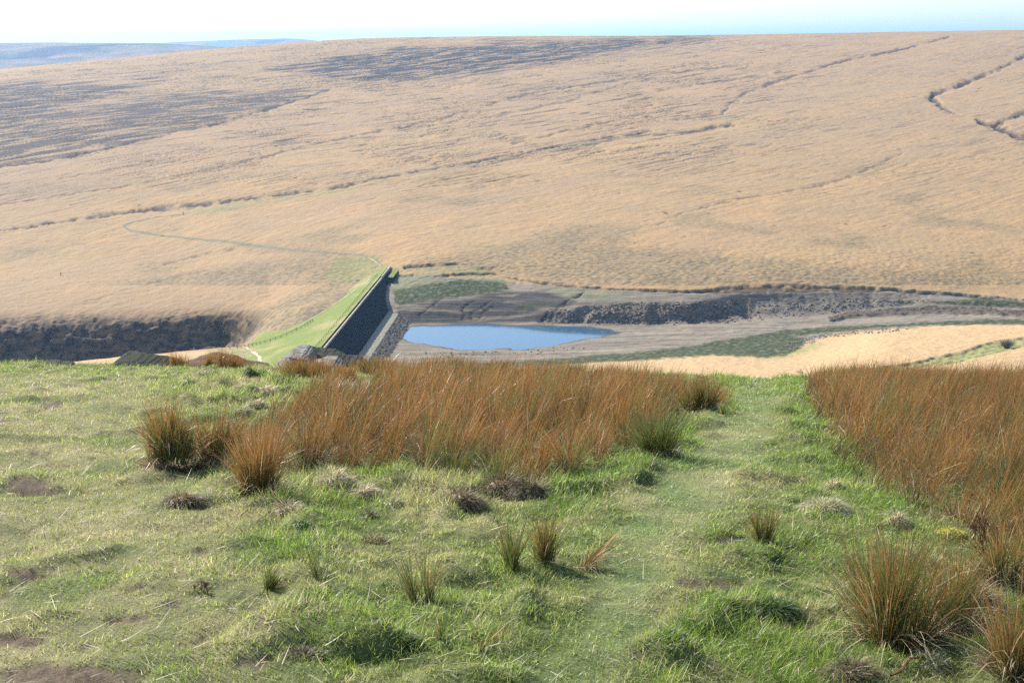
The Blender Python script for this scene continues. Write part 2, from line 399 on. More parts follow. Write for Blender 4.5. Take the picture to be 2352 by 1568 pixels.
# bed channels
chan = 1-np.abs(fbm(GX/26, GY/4.5, 4, 171))*3.2
bedflat = bed*(1-sm(GY, 530, 545))
Z += bedflat*.14*fbm(GX/3, GY/1.2, 4, 173)
Z -= bedflat*.18*sm(chan, .7, 1)
# green lane cutting the near field
LANE = [(1880,866,3),(2000,850,5),(2100,838,8),(2200,820,12),(2280,797,14),(2352,785,12),(2600,755,10)]
dl = pdist(U+6*fbm(U/30, Vv/30, 2, 181), Vv+3*fbm(U/40, Vv/20, 2, 183), LANE)
lane = sm(-dl, -1.1, -.75)*(GY > 330)*(GY < 500)
lane_sh = np.exp(-((dl-.75)/.25)**2)*(GY > 330)*(GY < 500)
Z -= .8*lane + lane*.8*fbm(GX/3, GY/3, 3, 185)
# shape the shore to the water
z0 = Z.copy()
Z = np.where(wd > 0, np.minimum(Z, WL - .06 - .06*np.minimum(wd, 12)), Z)
Z = np.where((wd <= 0) & (wd > -90), np.maximum(Z, WL + .03 + .035*np.minimum(-wd, 4)), Z)

# ground cover masks ----------------------------------------------------
def poly_m(P, soft=4, nz=8, seed=200):
    return sm(sdist(U + nz*fbm(U/25, Vv/10, 3, seed), Vv + nz*.4*fbm(U/20, Vv/8, 3, seed+1), P), -soft, soft)
dgreen = np.zeros_like(GX)
DG = [[(903,668),(960,655),(1060,642),(1150,648),(1170,662),(1130,675),(1060,682),(980,690),(915,704),(905,695)],
      [(1040,838),(1250,826),(1400,812),(1500,806),(1600,792),(1660,780),(1700,775),(1790,760),(1800,770),(1850,778),(1840,800),(1800,818),(1740,822),(1640,816),(1500,826),(1380,832),(1250,840)],
      [(1760,770),(1800,757),(1900,752),(2050,744),(2200,736),(2352,733),(2900,730),(2900,744),(2352,745),(2150,746),(2040,752),(1900,765),(1830,772)],
      [(1990,690),(2080,690),(2200,700),(2352,708),(2900,712),(2900,698),(2352,690),(2260,684),(2180,690),(2100,696)],
      [(1180,705),(1240,694),(1260,698),(1200,712)], [(1400,700),(1450,692),(1460,698),(1410,706)]]
for i, P in enumerate(DG): dgreen = np.maximum(dgreen, poly_m(P, 3, 10, 210+i*3))
dgreen *= sm(fbm(GX/2.2, GY/2.2, 3, 231), -.45, .1)*.55+.45
lgreen = np.zeros_like(GX)
LG = [([(893,628),(1000,640),(1150,640),(1180,650),(1060,650),(960,660),(905,680)], .7), ([(1240,655),(1420,668),(1440,685),(1370,692),(1280,680)], .45),
      ([(1330,680),(1420,672),(1450,684),(1380,696)], .5), ([(900,618),(1100,612),(1150,640),(940,640)], .45),
      ([(560,800),(490,806),(420,830),(600,840),(650,800)], .9), ([(770,590),(860,588),(890,618),(860,632),(800,650),(740,640),(760,610)], .62),
      ([(840,596),(895,610),(905,625),(870,625)], .6),
      ([(1800,806),(1870,785),(1900,790),(1860,808),(1780,822),(1740,824)], .8), ([(1655,262),(1690,268),(1700,278),(1660,278)], .55),
      ([(740,440),(800,428),(830,436),(760,450),(650,462),(600,470),(470,492),(430,482),(560,466)], .5)]
for i, (P, k) in enumerate(LG): lgreen = np.maximum(lgreen, k*poly_m(P, 6, 14, 240+i*3)*(.55+.6*sm(fbm(GX/4, GY/4, 3, 245+i), -.3, .3)))
lgreen = np.maximum(lgreen, lane*.85)
# the grey green trod across the hillside
PATHP = [(422,492,1.3),(360,499,1.4),(305,510,1.8),(283,519,2.5),(300,529,2.5),(335,536,2.5),(420,547,2.5),(520,555,3),(600,566,3.5),(660,573,3),(720,579,2.5),(830,586,2.5),(862,598,2.2),(880,612,2)]
trod = sm(-pdist(U+4*fbm(U/25, Vv/25, 2, 261), Vv+1.6*fbm(U/18, Vv/18, 2, 263), PATHP), -1.25, -.6)*hillm
oldpath = .5*sm(-pdist(U, Vv, [(900,404,2.5),(1010,392,2.5),(1200,357,3),(1330,330,3.5),(1480,312,3.5),(1600,298,3)]), -1.2, -.5)*hillm
trod = np.maximum(trod, oldpath)
pale = np.zeros_like(GX)
rushy = hillm*(sm(poly_m([(100,690),(250,650),(480,615),(700,590),(860,590),(800,640),(640,680),(600,700),(300,740),(0,760),(0,720)], 20, 30, 271)+0, 0, 1)*.75)
rushy = np.maximum(rushy, hillm*.8*poly_m([(930,612),(1100,580),(1300,520),(1480,520),(1420,560),(1800,600),(2352,640),(2900,660),(2900,690),(2352,690),(1900,662),(1500,662),(1170,640)], 16, 40, 281))
rushy = np.maximum(rushy, hillm*.6*sm(fbm(GX/70, GY/55, 4, 291) , .10, .4)*sm(Vv, 330, 480))
rushy = np.maximum(rushy, .9*poly_m([(560,800),(575,720),(640,690),(760,650),(850,620),(800,690),(700,760),(620,800)], 12, 20, 321)*(GY > 480))
rushy *= .35+.65*sm(fbm(GX/3, GY/3, 3, 293)+.4*fbm(GX/20, GY/20, 3, 294), -.2, .25)
shrub_shade = np.clip(rav*1.1, 0, 1)*(.6+.4*sm(fbm(GX/6, GZ/1.8, 3, 295), -.3, .2))
sandy = bed*np.maximum(sm(fbm(GX/30, GY/5, 4, 297), .05, .35), 0)
hue = fbm(GX/60, GY/45, 4, 299)*1.2 + .35*fbm(S_/40, T_/6, 3, 298)
ledge = poly_m([(100,858),(300,822),(540,797),(600,812),(560,850),(100,900)], 3, 3, 301)
nearf = (GY < 500)*(GY > 250)*(1-bed)
attrs = dict(heather=heather, peat=np.clip(peat, 0, 1)*np.where(bed > .5, 1.0, 1), bed=bed, rub=rubd*bed, dgreen=dgreen, lgreen=lgreen, trod=trod,
             rushy=rushy, shrub=shrub_shade, sandy=sandy, hue=hue, rim=np.maximum(rimm, cut*.95), nearf=nearf.astype(float),
             wet=sm(wd, -2.2, -.2), mudh=mudhill)

m_hill, nt = newmat('moorland')
geo = N(nt, 'ShaderNodeNewGeometry').outputs['Position']
n_f = ntex(nt, .9, 5, .7, geo).outputs[0]; n_m = ntex(nt, .06, 5, .62, geo).outputs[0]
mp = N(nt, 'ShaderNodeMapping'); mp.vector_type = 'TEXTURE'; L(nt, geo, mp.inputs[0])
mp.inputs['Rotation'].default_value = (0, 0, math.radians(43.8)); mp.inputs['Scale'].default_value = (9, 1, 1)
n_s = ntex(nt, .22, 4, .65, mp.outputs[0]).outputs[0]
hue_a = att(nt, 'hue').outputs['Fac']
c = mixc(nt, ramp(nt, hue_a, -.35, .45), (.375, .234, .105), (.335, .226, .108))
n_l = ntex(nt, .011, 5, .6, mp.outputs[0]).outputs[0]
c = mixc(nt, ramp(nt, n_l, .44, .60, 0, .55), c, (.27, .185, .115))
c = mixc(nt, ramp(nt, n_m, .42, .60, 0, .5), c, (.29, .205, .11))
c = mixc(nt, ramp(nt, n_s, .44, .68, 0, .6), c, (.24, .165, .095))
c = mixc(nt, ramp(nt, n_f, .45, .72, 0, .55), c, (.25, .175, .10))
c = mixc(nt, ramp(nt, n_f, .28, .42, .5, 0), c, (.46, .31, .16))
c = mixc(nt, mul(nt, att(nt, 'nearf').outputs['Fac'], .85), c, mixc(nt, ramp(nt, n_f, .38, .64), (.46, .32, .17), (.34, .23, .115)))
def layer(c, name, col, k=1.0):
    return mixc(nt, mul(nt, att(nt, name).outputs['Fac'], k), c, col)
c = layer(c, 'rushy', mixc(nt, ramp(nt, n_f, .42, .6), (.17, .145, .085), (.085, .075, .045)), .95)
c = layer(c, 'trod', mixc(nt, n_f, (.10, .105, .065), (.20, .20, .125)), .85)
c = layer(c, 'lgreen', mixc(nt, ramp(nt, n_m, .4, .6), (.15, .19, .06), (.21, .22, .095)), .9)
c = layer(c, 'heather', mixc(nt, ramp(nt, n_s, .4, .62), (.020, .020, .024), (.062, .050, .046)), .97)
c = layer(c, 'shrub', mixc(nt, ramp(nt, n_f, .42, .6), (.014, .015, .012), (.085, .062, .04)), .97)  # ravine bank shrubs, darkened in colour to deepen the bank's shade
# mud
mps = N(nt, 'ShaderNodeMapping'); mps.vector_type = 'TEXTURE'; L(nt, geo, mps.inputs[0]); mps.inputs['Scale'].default_value = (22, 2.2, 1)
n_str = ntex(nt, .9, 5, .65, mps.outputs[0]).outputs[0]
mpz = N(nt, 'ShaderNodeMapping'); mpz.vector_type = 'TEXTURE'; L(nt, geo, mpz.inputs[0]); mpz.inputs['Scale'].default_value = (40, 40, .55)
n_z = ntex(nt, 1.2, 3, .6, mpz.outputs[0]).outputs[0]
mud = mixc(nt, ramp(nt, n_str, .38, .62), (.125, .105, .078), (.235, .20, .15))
mud = mixc(nt, mul(nt, att(nt, 'mudh').outputs['Fac'], .9), mud, mixc(nt, ramp(nt, n_z, .4, .6), (.028, .027, .026), (.070, .063, .054)))
mud = mixc(nt, mul(nt, att(nt, 'sandy').outputs['Fac'], .55), mud, (.26, .205, .14))
mud = mixc(nt, att(nt, 'rub').outputs['Fac'], mud, mixc(nt, ramp(nt, ntex(nt, .8, 4, .7, geo).outputs[0], .42, .6), (.055, .046, .038), (.21, .175, .135)))
mud = mixc(nt, mul(nt, att(nt, 'wet').outputs['Fac'], .75), mud, (.05, .036, .026))
c = mixc(nt, att(nt, 'bed').outputs['Fac'], c, mud)
bl = mul(nt, att(nt, 'bed').outputs['Fac'], att(nt, 'lgreen').outputs['Fac'])
c = mixc(nt, mul(nt, bl, .75), c, (.16, .18, .075))
c = layer(c, 'dgreen', mixc(nt, ramp(nt, n_f, .4, .62), (.018, .032, .012), (.055, .072, .025)), .97)
c = layer(c, 'peat', mixc(nt, n_f, (.025, .02, .018), (.075, .06, .045)), .92)
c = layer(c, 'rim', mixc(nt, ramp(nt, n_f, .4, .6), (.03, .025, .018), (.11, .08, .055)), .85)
finish(nt, c, .95, n_f, .6, .4, .1)

VV = np.stack([GX, GY, Z], -1).reshape(-1, 3)
hills = mesh_np('hills', VV, [grid_faces(*GX.shape)], m_hill, attrs={k: a.ravel() for k, a in attrs.items()}, smooth=True)
hills['kind'] = 'structure'
def terr(x, y):
    """height of the valley mesh"""
    a = x/y; i = np.clip(np.searchsorted(YR, y)-1, 0, len(YR)-2); j = np.clip(int((a-A[0])/(A[1]-A[0])), 0, len(A)-2)
    fy = (y-YR[i])/(YR[i+1]-YR[i]); fx = (a-A[j])/(A[1]-A[0])
    return float((Z[i, j]*(1-fx)+Z[i, j+1]*fx)*(1-fy) + (Z[i+1, j]*(1-fx)+Z[i+1, j+1]*fx)*fy)
def terr_hit(u, v, y0=330, y1=2300):
    a, s = ray(u, v); ys = np.geomspace(y0, y1, 3000)
    j = int(np.clip(np.searchsorted(A, a), 1, len(A)-1))
    zz = np.interp(ys, YR, Z[:, j]); k = np.argmax(zz > s*ys); y = ys[k]
    return a*y, y, float(zz[k])

# ------------------------------------------------------------------ far hills
def far_hill(prof, y0, ytop, zb, seed, name, mat, amp):
    us = np.array([p[0] for p in prof]); vs = np.array([p[1] for p in prof])
    a = np.linspace(-.75, .0, 420); u = CU+a*2930; v = np.interp(u, us, vs)
    zt = np.array([ray(uu, vv_)[1] for uu, vv_ in zip(u, v)])*ytop
    t = np.linspace(0, 1.25, 170)[:, None]
    Y = y0+(ytop-y0)*t + 0*a; X = a*Y
    prof_t = np.where(t < 1, 1-(1-np.minimum(t, 1))**1.7, 1-(t-1)*1.4)
    Zf = zb+(zt-zb)*prof_t
    bump = amp*fbm(X/600, Y/600, 5, seed)*np.sin(np.clip(t, 0, 1)*math.pi)
    Zf = Zf+bump
    n1 = fbm(X/420, Y/700, 5, seed+5)
    return tag(mesh_np(name, np.stack([X, Y, Zf], -1).reshape(-1, 3), [grid_faces(*X.shape)], mat,
               attrs=dict(dark=sm(n1, .05, .3).ravel(), green=sm(fbm(X/500, Y/900, 4, seed+9), -.05, .25).ravel()), smooth=True), kind='structure')
m_far, nt = newmat('far_moorland')
geo = N(nt, 'ShaderNodeNewGeometry').outputs['Position']
nn = ntex(nt, .006, 6, .65, geo).outputs[0]
c = mixc(nt, ramp(nt, nn, .4, .6), (.30, .20, .12), (.17, .13, .08))
c = mixc(nt, mul(nt, att(nt, 'green').outputs['Fac'], .6), c, (.12, .15, .06))
c = mixc(nt, mul(nt, att(nt, 'dark').outputs['Fac'], .8), c, (.07, .06, .05))
finish(nt, c, 1, spec=0)
far_hill([(-900,100),(-300,101),(0,99),(140,98),(350,100),(470,106),(560,113),(650,118),(760,126),(1176,150)], 3900, 6200, -190, 301, 'distant_hills', m_far, 30)
far_hill([(-900,112),(0,110),(240,104),(330,101),(420,96),(560,91),(650,88.5),(690,90),(740,95),(900,104),(1176,125)], 7600, 10500, -250, 331, 'distant_hills', m_far, 20)
# outlying ground under and beyond the ridge
pl = mesh_np('ground', np.array([(-26000,3000,-420),(26000,3000,-420),(26000,26000,-420),(-26000,26000,-420)]), [np.array([(0,1,2,3)])], m_far); pl['kind'] = 'structure'

# ------------------------------------------------------------------ water
m_wat, nt = newmat('water')
geo = N(nt, 'ShaderNodeNewGeometry').outputs['Position']
mpw = N(nt, 'ShaderNodeMapping'); mpw.inputs['Scale'].default_value = (.7, 2.2, 1); L(nt, geo, mpw.inputs[0])
nw = ntex(nt, 1.2, 4, .6, mpw.outputs[0]).outputs[0]
p = finish(nt, (.038, .088, .140), .06, nw, .10, .04, .5); p.inputs['IOR'].default_value = 1.33
xs = [q[0] for q in WP]; ys = [q[1] for q in WP]
wx, wy = np.meshgrid(np.linspace(min(xs)-6, max(xs)+6, 40), np.linspace(min(ys)-6, max(ys)+6, 24))
tag(mesh_np('water', np.stack([wx, wy, np.full(wx.shape, WL)], -1).reshape(-1, 3), [grid_faces(*wx.shape)], m_wat, smooth=True), kind='structure')
# =================================================================== THE DAM
DY0, DY1 = 405.0, 618.0
def xc(y): return -70 + (y-443)*(7.7/167)
def slope_z(t):                                      # downstream slope, t <= 0 metres from the crest edge
    z = -108 - np.maximum(0, -t-1)*.35
    return z - np.maximum(0, -t-46)*.5
m_turf, nt = newmat('mown_turf')
geo = N(nt, 'ShaderNodeNewGeometry').outputs['Position']
na = ntex(nt, .05, 5, .6, geo).outputs[0]; nb = ntex(nt, 1.4, 5, .7, geo).outputs[0]
c = mixc(nt, ramp(nt, nb, .35, .65), (.125, .165, .040), (.19, .215, .070))
c = mixc(nt, ramp(nt, na, .50, .66, 0, .85), c, (.30, .25, .13))
finish(nt, c, 1, nb, .5, .2, .05)
m_face = noisy_mat('shade_toned_pitching', (.008, .009, .011), (.020, .020, .020), .9, bs=.8, bd=.2)  # near black so the colour itself carries the shade on the dam face
m_cope = noisy_mat('coping_stone', (.28, .25, .19), (.46, .41, .31), 1.1, bs=.5, bd=.1)
m_berm = noisy_mat('weathered_berm', (.16, .15, .11), (.27, .245, .185), .8, bs=.6, bd=.2)
m_rubble = noisy_mat('wet_rubble', (.045, .038, .03), (.17, .145, .12), .9, bs=1, bd=.4)
m_soil = noisy_mat('worn_track', (.30, .26, .18), (.44, .38, .28), .8, bs=.4, bd=.1)
m_wood = noisy_mat('weathered_wood', (.10, .085, .065), (.19, .16, .12), 6, bs=.3, bd=.01)
dam = empty('dam', (-66, 520, -120), 'long green grassed embankment dam with a steep stone face coloured dark for shade beside the pool', 'dam')
def dpart(name, tt, zf, mat, rough=0, seed=0, y0=DY0, y1=DY1, dy=1.0, parent=dam):
    ys = np.arange(y0, y1+.1, dy); T, Y = np.meshgrid(tt, ys); X = xc(Y)+T; Zp = zf(T, Y)
    if rough: Zp = Zp + rough*fbm(X/2.2, Y/2.2, 3, seed); X = X + rough*.8*fbm(X/2, Y/2+9, 3, seed+3)
    V = np.stack([X, Y, Zp], -1).reshape(-1, 3) - np.array(dam.location)
    return mesh_np(name, V, [grid_faces(*X.shape)], mat, parent, smooth=True)
dpart('embankment', np.arange(-100, .01, 1.5), lambda t, y: slope_z(t)+.18*fbm(t/7, y/7, 3, 3), m_turf)
def wall_z(t, y): return -118 + 0*t
pw = MB()
for y in np.arange(DY0, 588, 3.0):                     # low parapet of coped stones
    x = xc(y+1.5); pw.box((x+.30+66, y+1.5-520, -108.6+120+rng.uniform(-.05, .05)), (.55, 2.9, 1.5), -math.atan(7.7/167))
pw.build('parapet', m_cope, dam)
FT = np.linspace(.45, 8.6, 30)
def face_z(t, y): return -108.5-(t-.45)*1.13
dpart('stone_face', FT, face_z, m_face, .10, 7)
BT = np.linspace(8.3, 14.2, 12)
def _bw(y): return 1.6*fbm(y/30, y*0+.3, 2, 12)
dpart('toe_berm', BT, lambda t, y: -117.35-(t-8.3)*.06-sm(t, 13.6, 14.2)*.8, m_berm, .25, 17)
AT = np.linspace(13.8, 25, 40)
dpart('rubble_apron', AT, lambda t, y: -117.5-(t-13.8)*.42 + 1.1*np.abs(fbm(t/1.6, y/1.6, 3, 19)) - 3*sm(-y, -470, -445), m_rubble, .35, 23, dy=.7, y1=600)
def surf(x, y):
    z = terr(x, y); t = x-xc(y)
    if DY0 < y < DY1 and -100 < t < 0: z = max(z, float(slope_z(np.float64(t))))
    return z
def surf_hit(u, v, y0=400, y1=760):
    a, s = ray(u, v)
    for y in np.arange(y0, y1, .5):
        if surf(a*y, y) > s*y: return a*y, y, surf(a*y, y)
    return a*y, y, s*y
def strip(name, px, width, mat, off=.12, y0=400, y1=760):
    P = [Vector(surf_hit(u, v, y0, y1)) for u, v in px]; Q = []
    for p, q in zip(P[:-1], P[1:]):
        n = max(2, int((q-p).length/1.5)); Q += [p.lerp(q, k/n) for k in range(n)]
    Q.append(P[-1]); V = []
    for i, p in enumerate(Q):
        d = (Q[min(i+1, len(Q)-1)]-Q[max(i-1, 0)]); d.z = 0; d.normalize(); s = Vector((-d.y, d.x, 0))
        w_ = width*(.75+.6*float(noise(np.float64(i*.35), np.float64(.5), 5)))
        j = .5*float(noise(np.float64(i*.2), np.float64(4.5), 8))
        for k in (-1, -.33, .33, 1):
            x, y = p.x+s.x*(k*w_/2+j), p.y+s.y*(k*w_/2+j); V.append((x, y, surf(x, y)+off))
    return tag(mesh_np(name, np.array(V), [grid_faces(len(Q), 4)], mat, smooth=True), kind='structure')
strip('path', [(870,625),(850,637),(845,645),(824,659),(790,685),(740,718),(700,742),(672,760)], .8, m_soil)
strip('path', [(530,800),(552,799),(567,798),(580,810),(592,818),(598,830),(599,845)], 1.6, m_soil, y0=380)
strip('path', [(845,592),(862,600),(874,612)], 1.0, m_soil)

# spillway slot by the far end of the crest
sp = empty('spillway', (-58, 600, -108), 'short sunken stone walled spillway slot at the far end of the dam', 'spillway')
def spw(name, t0, t1, z0, z1, y0, y1, mat):
    m = MB()
    for y in np.arange(y0, y1-.1, 3):
        m.box((xc(y+1.5)+(t0+t1)/2+58, y+1.5-600, (z0+z1)/2+108), (t1-t0, 2.97, z1-z0), -math.atan(7.7/167))
    m.build(name, mat, sp)
spw('side_wall', .0, .6, -111, -107.3, 588, 618, m_cope)
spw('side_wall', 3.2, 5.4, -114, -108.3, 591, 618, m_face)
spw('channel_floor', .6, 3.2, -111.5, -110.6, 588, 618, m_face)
mb = MB()
mb.v = [(xc(y)+t+58, y-600, z+108) for y in (590.5, 618.5) for t, z in ((3.1, -107.95), (5.5, -108.15), (5.5, -108.7), (3.1, -108.5))]
mb.f = [(0,4,5,1),(1,5,6,2),(3,2,6,7),(0,1,2,3),(4,7,6,5),(0,3,7,4)]
mb.build('grass_bank', m_turf, sp)

def fence(name, pts, label, cat, rails, h=1.15, gap=3.4, post=.14, group=None):
    root = empty(name, pts[0], label, cat, group); o0 = Vector(pts[0]); P = [Vector(p) for p in pts]
    Q = []; carry = 0
    for p, q in zip(P[:-1], P[1:]):
        Ls = (q-p).length; d = carry
        while d < Ls: Q.append(p.lerp(q, d/Ls)); d += gap
        carry = d-Ls
    pm = MB(); pm.box((0, 0, h/2-.1), (post, post, h+.2)); first = pm.build('post', m_wood, root); o = first
    for i, p in enumerate(Q):
        if i: o = first.copy(); COL.objects.link(o); o.parent = root
        o.location = p-o0; o.rotation_euler = (rng.uniform(-.06, .06), rng.uniform(-.05, .05), rng.uniform(0, 1))
    for r in rails:
        m = MB()
        for p, q in zip(Q[:-1], Q[1:]): m.bar(p-o0+Vector((0,0,r*h)), q-o0+Vector((0,0,r*h)), .018 if len(rails) > 2 else .06)
        m.build('wire' if len(rails) > 2 else 'rail', m_wood, root)
    return root
pts = [(xc(y)-3.4, y, float(slope_z(np.float64(-3.4)))) for y in np.arange(425, 604, 8)]
fence('post_and_wire_fence', pts, 'long straight fence of thin posts and wire along the dam crest', 'fence', (.35, .65, .95))
pts = [surf_hit(u, v, 400) for u, v in [(545,801),(575,795),(600,790),(640,778),(670,765),(700,750),(722,735)]]
fence('post_and_rail_fence', pts, 'curved wooden post and rail fence at the foot of the green dam slope', 'fence', (.45, .9), gap=2.6, post=.16)
for (u, v, lab, h) in ((528, 801, 'short pale marker post on the turf left of the dam', 1.2), (421, 494, 'small dark post at the upper end of the zigzag hillside trod', 2.2), (140, 633, 'lone dark post standing in open moor on the left', 2.0)):
    x, y, z = terr_hit(u, v, 400 if v > 700 else 560); m = MB(); m.box((0, 0, h/2-.1), (.3, .3, h+.2)); m.box((0, 0, h+.04), (.36, .36, .1))
    o = m.build('marker_post', m_cope if v > 700 else m_wood); o.location = (x, y, z); tag(o, lab, 'post')

# rubble scattered along the bank and shore
def boulders(name, n, poly, smin, smax, mat, label, y0):
    P = []; xs_, ys_ = [p[0] for p in poly], [p[1] for p in poly]
    while len(P) < n:
        u, v = rng.uniform(min(xs_), max(xs_)), rng.uniform(min(ys_), max(ys_))
        if inside_(np.array([u]), np.array([v]), poly)[0]: P.append(terr_hit(u, v, y0, 700))
    ico = np.array([(0,0,1),(.89,0,.45),(.28,.85,.45),(-.72,.53,.45),(-.72,-.53,.45),(.28,-.85,.45),(.72,.53,-.45),(-.28,.85,-.45),(-.89,0,-.45),(-.28,-.85,-.45),(.72,-.53,-.45),(0,0,-1)])
    fa = np.array([(0,1,2),(0,2,3),(0,3,4),(0,4,5),(0,5,1),(1,6,2),(2,7,3),(3,8,4),(4,9,5),(5,10,1),(2,6,7),(3,7,8),(4,8,9),(5,9,10),(1,10,6),(11,7,6),(11,8,7),(11,9,8),(11,10,9),(11,6,10)])
    V = []; Fc = []
    for i, p in enumerate(P):
        s = smin+(smax-smin)*rng.random()**3; q = ico*rng.uniform(.65, 1.25, (12, 1))*np.array([rng.uniform(.8, 1.5), rng.uniform(.8, 1.3), rng.uniform(.4, .8)])*s
        a = rng.uniform(0, 6.3); q = q@np.array([[math.cos(a), -math.sin(a), 0], [math.sin(a), math.cos(a), 0], [0, 0, 1]])
        V.append(q+np.array(p)+np.array([0, 0, s*.2])); Fc.append(fa+12*i)
    return tag(mesh_np(name, np.concatenate(V), [np.concatenate(Fc)], mat), label, name.replace('_', ' '), kind='stuff')
m_stone = noisy_mat('grit_stone', (.12, .10, .08), (.30, .26, .21), 1.5, bs=.6, bd=.1)
boulders('rubble', 1500, [(1235,745),(1260,715),(1400,695),(1700,690),(2000,684),(2130,690),(1980,712),(1720,738),(1500,747)], .15, .7, m_stone, 'dark angular rubble tumbled down the bank behind the pool', 525)
boulders('shore_stones', 500, [(1800,790),(1890,768),(2050,752),(2120,752),(2050,762),(1900,775),(1860,790),(1810,806)], .12, .5, m_stone, 'grey stones strewn along the far right shore', 440)
boulders('shore_stones', 260, [(960,808),(1160,806),(1330,792),(1360,800),(1250,812),(1000,822)], .1, .5, m_stone, 'small dark stones on the mud in front of the pool', 450)

# =================================================================== THE FOREGROUND
MUDS = [(115,932,34,11),(165,885,24,5),(40,1480,70,13),(60,1110,45,14),(1640,1352,95,16),(1690,1242,50,6),(130,1562,170,26),(320,890,18,4),(300,1440,45,9),(50,1330,40,10),(470,1095,20,6)]
TRACK = [(1745,880,55),(1735,950,75),(1690,1020,95),(1600,1110,125),(1520,1200,120),(1470,1290,110),(1440,1380,125),(1400,1480,150),(1330,1568,170),(1250,1700,180)]
def fore0(x, y): return -2.4-.0936*y-.00306*y*y - .022*x - .008*np.sqrt(x*x+4)
def cover(x, y):
    """what grows where on the near ground"""
    z = fore0(x, y); u, v = proj(x, y, z)
    tr = sm(-pdist_(u+25*fbm(x*1.2, y*.8, 3, 401), v, [(p[0], p[1], p[2]) for p in TRACK])*0 - 0, 0, 1)
    best = np.full(u.shape, 1e3)
    for p, q in zip(TRACK[:-1], TRACK[1:]):
        t = np.clip((v-p[1])/(q[1]-p[1]), 0, 1); on = (v >= p[1]-60) & (v <= q[1]+60)
        d = np.abs(u+40*fbm(x*1.1, y*.7, 3, 401)-(p[0]+t*(q[0]-p[0])))/(.82*(p[2]+t*(q[2]-p[2])))
        best = np.where(on, np.minimum(best, d), best)
    track = sm(-best+.35*fbm(x/.5, y/.7, 3, 402), -1.15, -.35)*np.clip(.8+.7*fbm(x/.9, y/1.2, 3, 404), .25, 1)
    left = sm(-u+.45*(v-1000), -650, -150)*sm(v, 840, 880)              # worn sheep-cropped side
    left = np.clip(left*(.85+.5*fbm(x/1.6, y/1.6, 3, 403)), 0, 1)
    mud = np.zeros_like(u)
    for mu, mv, ru, rv in MUDS:
        d = np.hypot((u-mu)/ru, (v-mv)/rv)+.7*fbm(x*2.2, y*2.2, 3, 405); mud = np.maximum(mud, sm(-d-.5*fbm(x*7, y*7, 2, 406), -1.25, -.6))
    mud = np.maximum(mud, .7*sm(fbm(x/.28, y/.3, 3, 408)+.12*left-.1*track, .40, .56)*(1-.6*sm(u, 900, 1500)))
    lush = np.clip(.5+1.3*fbm(x/1.1, y/1.3, 3, 407)-.8*track-.45*left, 0, 1)
    edge = np.minimum.reduce([pdist_(u, v, p) for p in ([(1560,1040),(1400,1070),(1310,1120)], [(1850,900),(1870,980),(1960,1080),(2060,1150)], [(1690,905),(1760,885),(1830,890)], [(1500,1568),(1600,1480),(1700,1400)], [(1700,1500),(1900,1500)])])
    lush = np.clip(lush+.9*sm(-edge, -75, -20)*(1-track*.7), 0, 1)
    straw = np.clip(.28+1.1*fbm(x/.8, y/1.0, 3, 409)+.38*left-.3*lush+.35*sm(-np.hypot((u-620)/330, (v-905)/60), -1.1, -.5)+.55*sm(-np.hypot((u-930)/430, (v-1125)/55), -1.1, -.5), 0, 1)
    return u, v, track, left, mud, lush, straw
def fore(x, y):
    x = np.asarray(x, float); y = np.asarray(y, float)
    u, v, track, left, mud, lush, straw = cover(x, y)
    z = fore0(x, y) + .12*fbm(x/2.6, y/2.6, 3, 411)*(1-.5*track) + (.065*fbm(x/.5, y/.5, 3, 413)+.08*sm(fbm(x/.7, y/.8, 2, 415), .10, .45))*(1-.7*track)*(1-.45*left)
    tz = sm(-np.hypot((u-640)/330, (v-905)/55), -1.1, -.6)                 # tussocky corner
    z = z + tz*.16*np.abs(fbm(x/.8, y/.9, 3, 417))*2 - .02*mud + mud*.02*fbm(x/.12, y/.12, 2, 419)
    return z
def fore1(x, y): return float(fore(np.array([x]), np.array([y]))[0])
def fhit(u, v):
    a, s = ray(u, v); ys = np.linspace(2.5, 34, 700); zz = fore(a*ys, ys)
    k = int(np.argmax(s*ys < zz)); 
    if k == 0: k = int(np.argmin(np.abs(s*ys-zz)))
    return a*ys[k], ys[k], float(zz[k])
fy = np.concatenate([[ -6, -3, -1, .3], np.geomspace(1.2, 44, 640)]); fa_ = np.linspace(-.75, .75, 900)
FX = np.where(fy[:, None] < 4, fa_[None]*4/.75*1.0, fa_[None]*fy[:, None])
FX = fa_[None]*np.maximum(fy[:, None], 5); FY = np.repeat(fy[:, None], len(fa_), 1)
FZ = fore(FX, FY)
cu_, cv_, ctr, cle, cmu, clu, cst = cover(FX, FY)
m_gr, nt = newmat('turf')
tc = N(nt, 'ShaderNodeTexCoord').outputs['Object']
na = ntex(nt, 14, 6, .7, tc).outputs[0]; nb = ntex(nt, 55, 4, .7, tc).outputs[0]
c = mixc(nt, ramp(nt, na, .38, .62), (.035, .052, .014), (.11, .135, .045))
c = mixc(nt, mul(nt, att(nt, 'track').outputs['Fac'], .75), c, mixc(nt, ramp(nt, nb, .38, .62), (.050, .085, .022), (.17, .21, .08)))
c = mixc(nt, mul(nt, att(nt, 'left').outputs['Fac'], .5), c, mixc(nt, ramp(nt, nb, .35, .65), (.075, .08, .034), (.24, .22, .12)))
c = mixc(nt, mul(nt, att(nt, 'straw').outputs['Fac'], .6), c, (.30, .25, .13))
c = mixc(nt, mul(nt, att(nt, 'mud').outputs['Fac'], .95), c, mixc(nt, ramp(nt, nb, .35, .65), (.050, .036, .024), (.15, .11, .075)))
finish(nt, c, .95, nb, .7, .02, .15)
